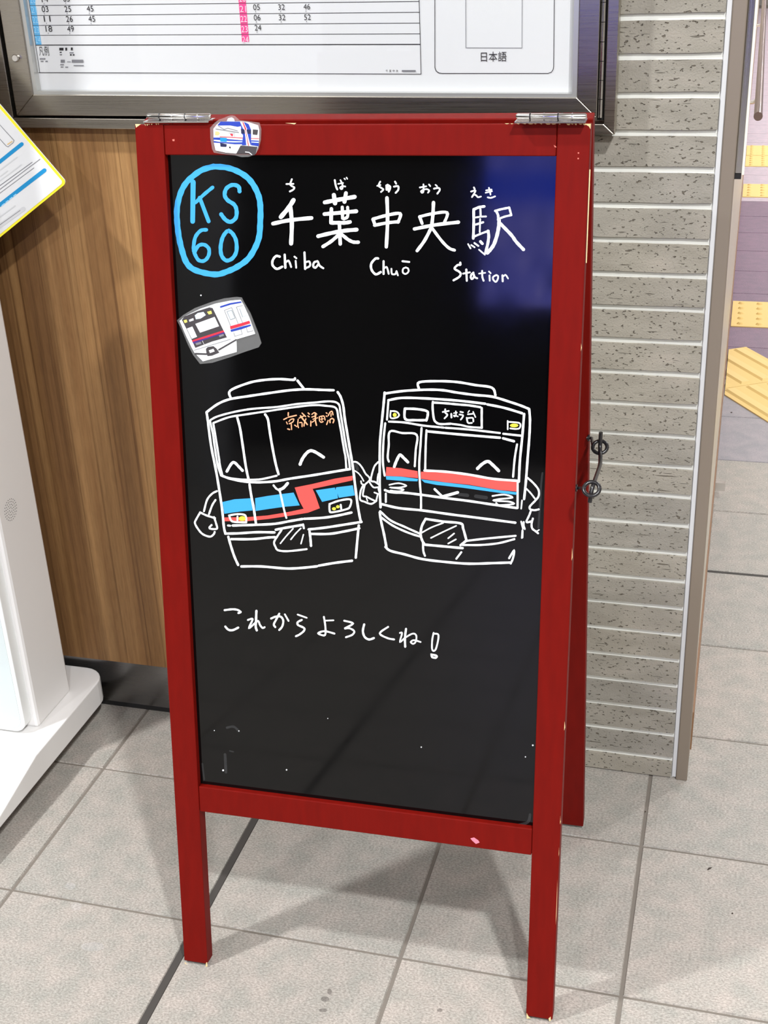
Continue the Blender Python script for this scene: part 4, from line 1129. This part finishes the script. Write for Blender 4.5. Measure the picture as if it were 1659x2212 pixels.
# ================================================================== INFORMATION CARD
CY = yk1 + 0.0012
u1, u2 = Vector((-143, -167)).normalized(), Vector((-143, 117)).normalized()
c0 = Vector((144, 395))
def cardp(a, bb): return c0 + u1 * a + u2 * bb      # a up along the side, bb along the lower edge
def card_poly(a0, a1, b0, b1, r):
    out = []
    for ca, cb, s in ((a0 + r, b0 + r, 180), (a1 - r, b0 + r, 270), (a1 - r, b1 - r, 0), (a0 + r, b1 - r, 90)):
        for q in range(0, 91, 18): out.append(cardp(ca + r * math.cos(math.radians(s + q)), cb + r * math.sin(math.radians(s + q))))
    return [(p.x, p.y) for p in out]
pc = on_y(-110, 602, CY)
card = thing('information_card', (pc.x, CY, pc.z), 'white card with yellow edge and blue bars stuck askew behind the white kiosk', 'card')
def card_slab(name, pts, y0, y1, mat):
    b = bmesh.new()
    A = [b.verts.new((lambda q: (q.x, y0, q.z))(on_y(p[0], p[1], CY))) for p in pts]
    B = [b.verts.new((v.co.x, y1, v.co.z)) for v in A]
    b.faces.new(A); b.faces.new(B[::-1])
    for k in range(len(A)): b.faces.new((A[k], A[(k + 1) % len(A)], B[(k + 1) % len(A)], B[k]))
    return obj(name, b, mat, card)
card_slab('card_core', card_poly(1, 439, 1, 329, 9), CY + .0006, CY + .004, P_white)
card_slab('yellow_border', card_poly(0, 440, 0, 330, 9), CY, CY + .0006, P_yellow)
card_slab('white_face', card_poly(5, 435, 5, 325, 7), CY - .0006, CY, P_white)
d = Draw(lambda u, v, h: on_y(u, v, CY - h), 0.0009, 0.00001)
cm = [P_cblue, P_grey, P_lgrey, P_tan, P_pale]
cS = crop(0, 200, 6.912)
d.line([cS(p) for p in ((325, 770), (-200, 1190))], 8.5, 0, smooth=False)
d.line([cS(p) for p in ((665, 1160), (-200, 1830))], 8.5, 0, smooth=False)
for a, b_, wz, mi in (((255, 965), (-150, 1270), 2.6, 2), ((315, 1080), (-100, 1390), 2.4, 2), ((110, 1170), (-150, 1370), 2.4, 2), ((480, 1040), (-100, 1460), 1.5, 1), ((595, 995), (-100, 1520), 1.5, 1), ((505, 1125), (-100, 1575), 1.3, 1),
                      ((225, 1690), (-100, 1930), 2.4, 2), ((350, 1735), (-100, 2060), 9, 2), ((300, 1760), (-100, 2045), 1.4, 1)):
    d.line([cS(a), cS(b_)], wz, mi, smooth=False)
d.line([cS(p) for p in ((-60, 420), (0, 485), (210, 715), (195, 750), (120, 810), (95, 800), (-20, 675), (-80, 610))], 1.2, 1, smooth=False)
d.line([cS(p) for p in ((115, 772), (178, 730))], 2.6, 3, smooth=False)
for k in range(4):
    p = (30 + 58 * k, 1685 - 47 * k)
    d.line([cS(p), cS((p[0] + 34, p[1] - 27))], 2.2, 4, smooth=False)
d.done('card_print', cm, card)

# ================================================================== HANDRAIL IN THE PASSAGE
hr = thing('handrail', (0.99, 2.6, 0.716), 'slim metal handrail on the side wall of the tiled passage', 'handrail')
M_rail = plain('bronze_rail', srgb(138, 118, 112), .3, .7)
b = bmesh.new(); tube(b, [(0.992, 2.60, 0.716), (0.992, 15.3, 0.716)], .012, 14); obj('rail', b, M_rail, hr)
b = bmesh.new(); tube(b, [(0.992, 2.590, 0.716), (0.992, 2.602, 0.716)], .0125, 14); obj('rail_end_cap', b, M_rail, hr)
for yy in (3.1, 5.6, 8.1, 10.6, 13.1):
    b = bmesh.new()
    tube(b, [(0.9572, yy, 0.68), (0.975, yy, 0.68), (0.99, yy, 0.690), (0.992, yy, 0.708)], .006, 8)
    tube(b, [(0.9572, yy, 0.68), (0.961, yy, 0.68)], .02, 12)
    obj('rail_bracket', b, M_chrome, hr)

# ================================================================== LIGHTBOX ACROSS THE HALL (seen mirrored in the black panel)
lb = thing('advertising_lightbox', (0.10, -6.4, 0), 'tall blue backlit advertising lightbox standing across the hall', 'sign')
b = bmesh.new(); box(b, -0.28, 0.52, -6.52, -6.4, 0.0, 2.2); obj('lightbox_case', b, M_black, lb, bevel=.004)
def glow_mat():
    m, nt, p = nodes_of('lightbox_face')
    n1 = noise(nt, wpos(nt, (2.6, 1, 0.9)), 5.0, 3)
    c = ramp(nt, n1, [(0.34, srgb(36, 40, 104)), (0.45, srgb(84, 86, 186)), (0.56, srgb(108, 106, 200)), (0.68, srgb(146, 138, 202))]).outputs[0]
    sz = N(nt, 'ShaderNodeSeparateXYZ')
    nt.links.new(wpos(nt), sz.inputs[0])
    zr = N(nt, 'ShaderNodeMapRange')
    zr.inputs['From Min'].default_value = 1.0
    zr.inputs['From Max'].default_value = 2.0
    nt.links.new(sz.outputs['Z'], zr.inputs['Value'])
    hb = ramp(nt, zr.outputs[0], [(0.56, (0, 0, 0, 1)), (0.64, (1, 1, 1, 1)), (0.78, (1, 1, 1, 1)), (0.84, (0.1, 0.1, 0.1, 1))]).outputs[0]
    c = mixc(nt, hb, c, srgb(30, 56, 190))
    nt.links.new(c, p.inputs['Emission Color'])
    p.inputs['Emission Strength'].default_value = 9.5
    p.inputs['Base Color'].default_value = (0.1, 0.12, 0.4, 1)
    return m
b = bmesh.new(); box(b, -0.24, 0.48, -6.4, -6.396, 0.99, 2.14); obj('lit_face', b, glow_mat(), lb)
# ================================================================== CEILING DOWNLIGHT RINGS
for i, (lx, ly, e) in enumerate(LAMPS):
    b = bmesh.new()
    n = 24
    A = [[b.verts.new((lx + r * math.cos(k * 2 * math.pi / n), ly + r * math.sin(k * 2 * math.pi / n), zz)) for k in range(n)] for r, zz in ((.085, CEIL - .002), (.085, CEIL - .016), (.11, CEIL - .012), (.115, CEIL))]
    for q in range(3):
        for k in range(n): b.faces.new((A[q][k], A[q][(k + 1) % n], A[q + 1][(k + 1) % n], A[q + 1][k]))
    obj('downlight_ring', b, M_ceil, ceiling, smooth=True)
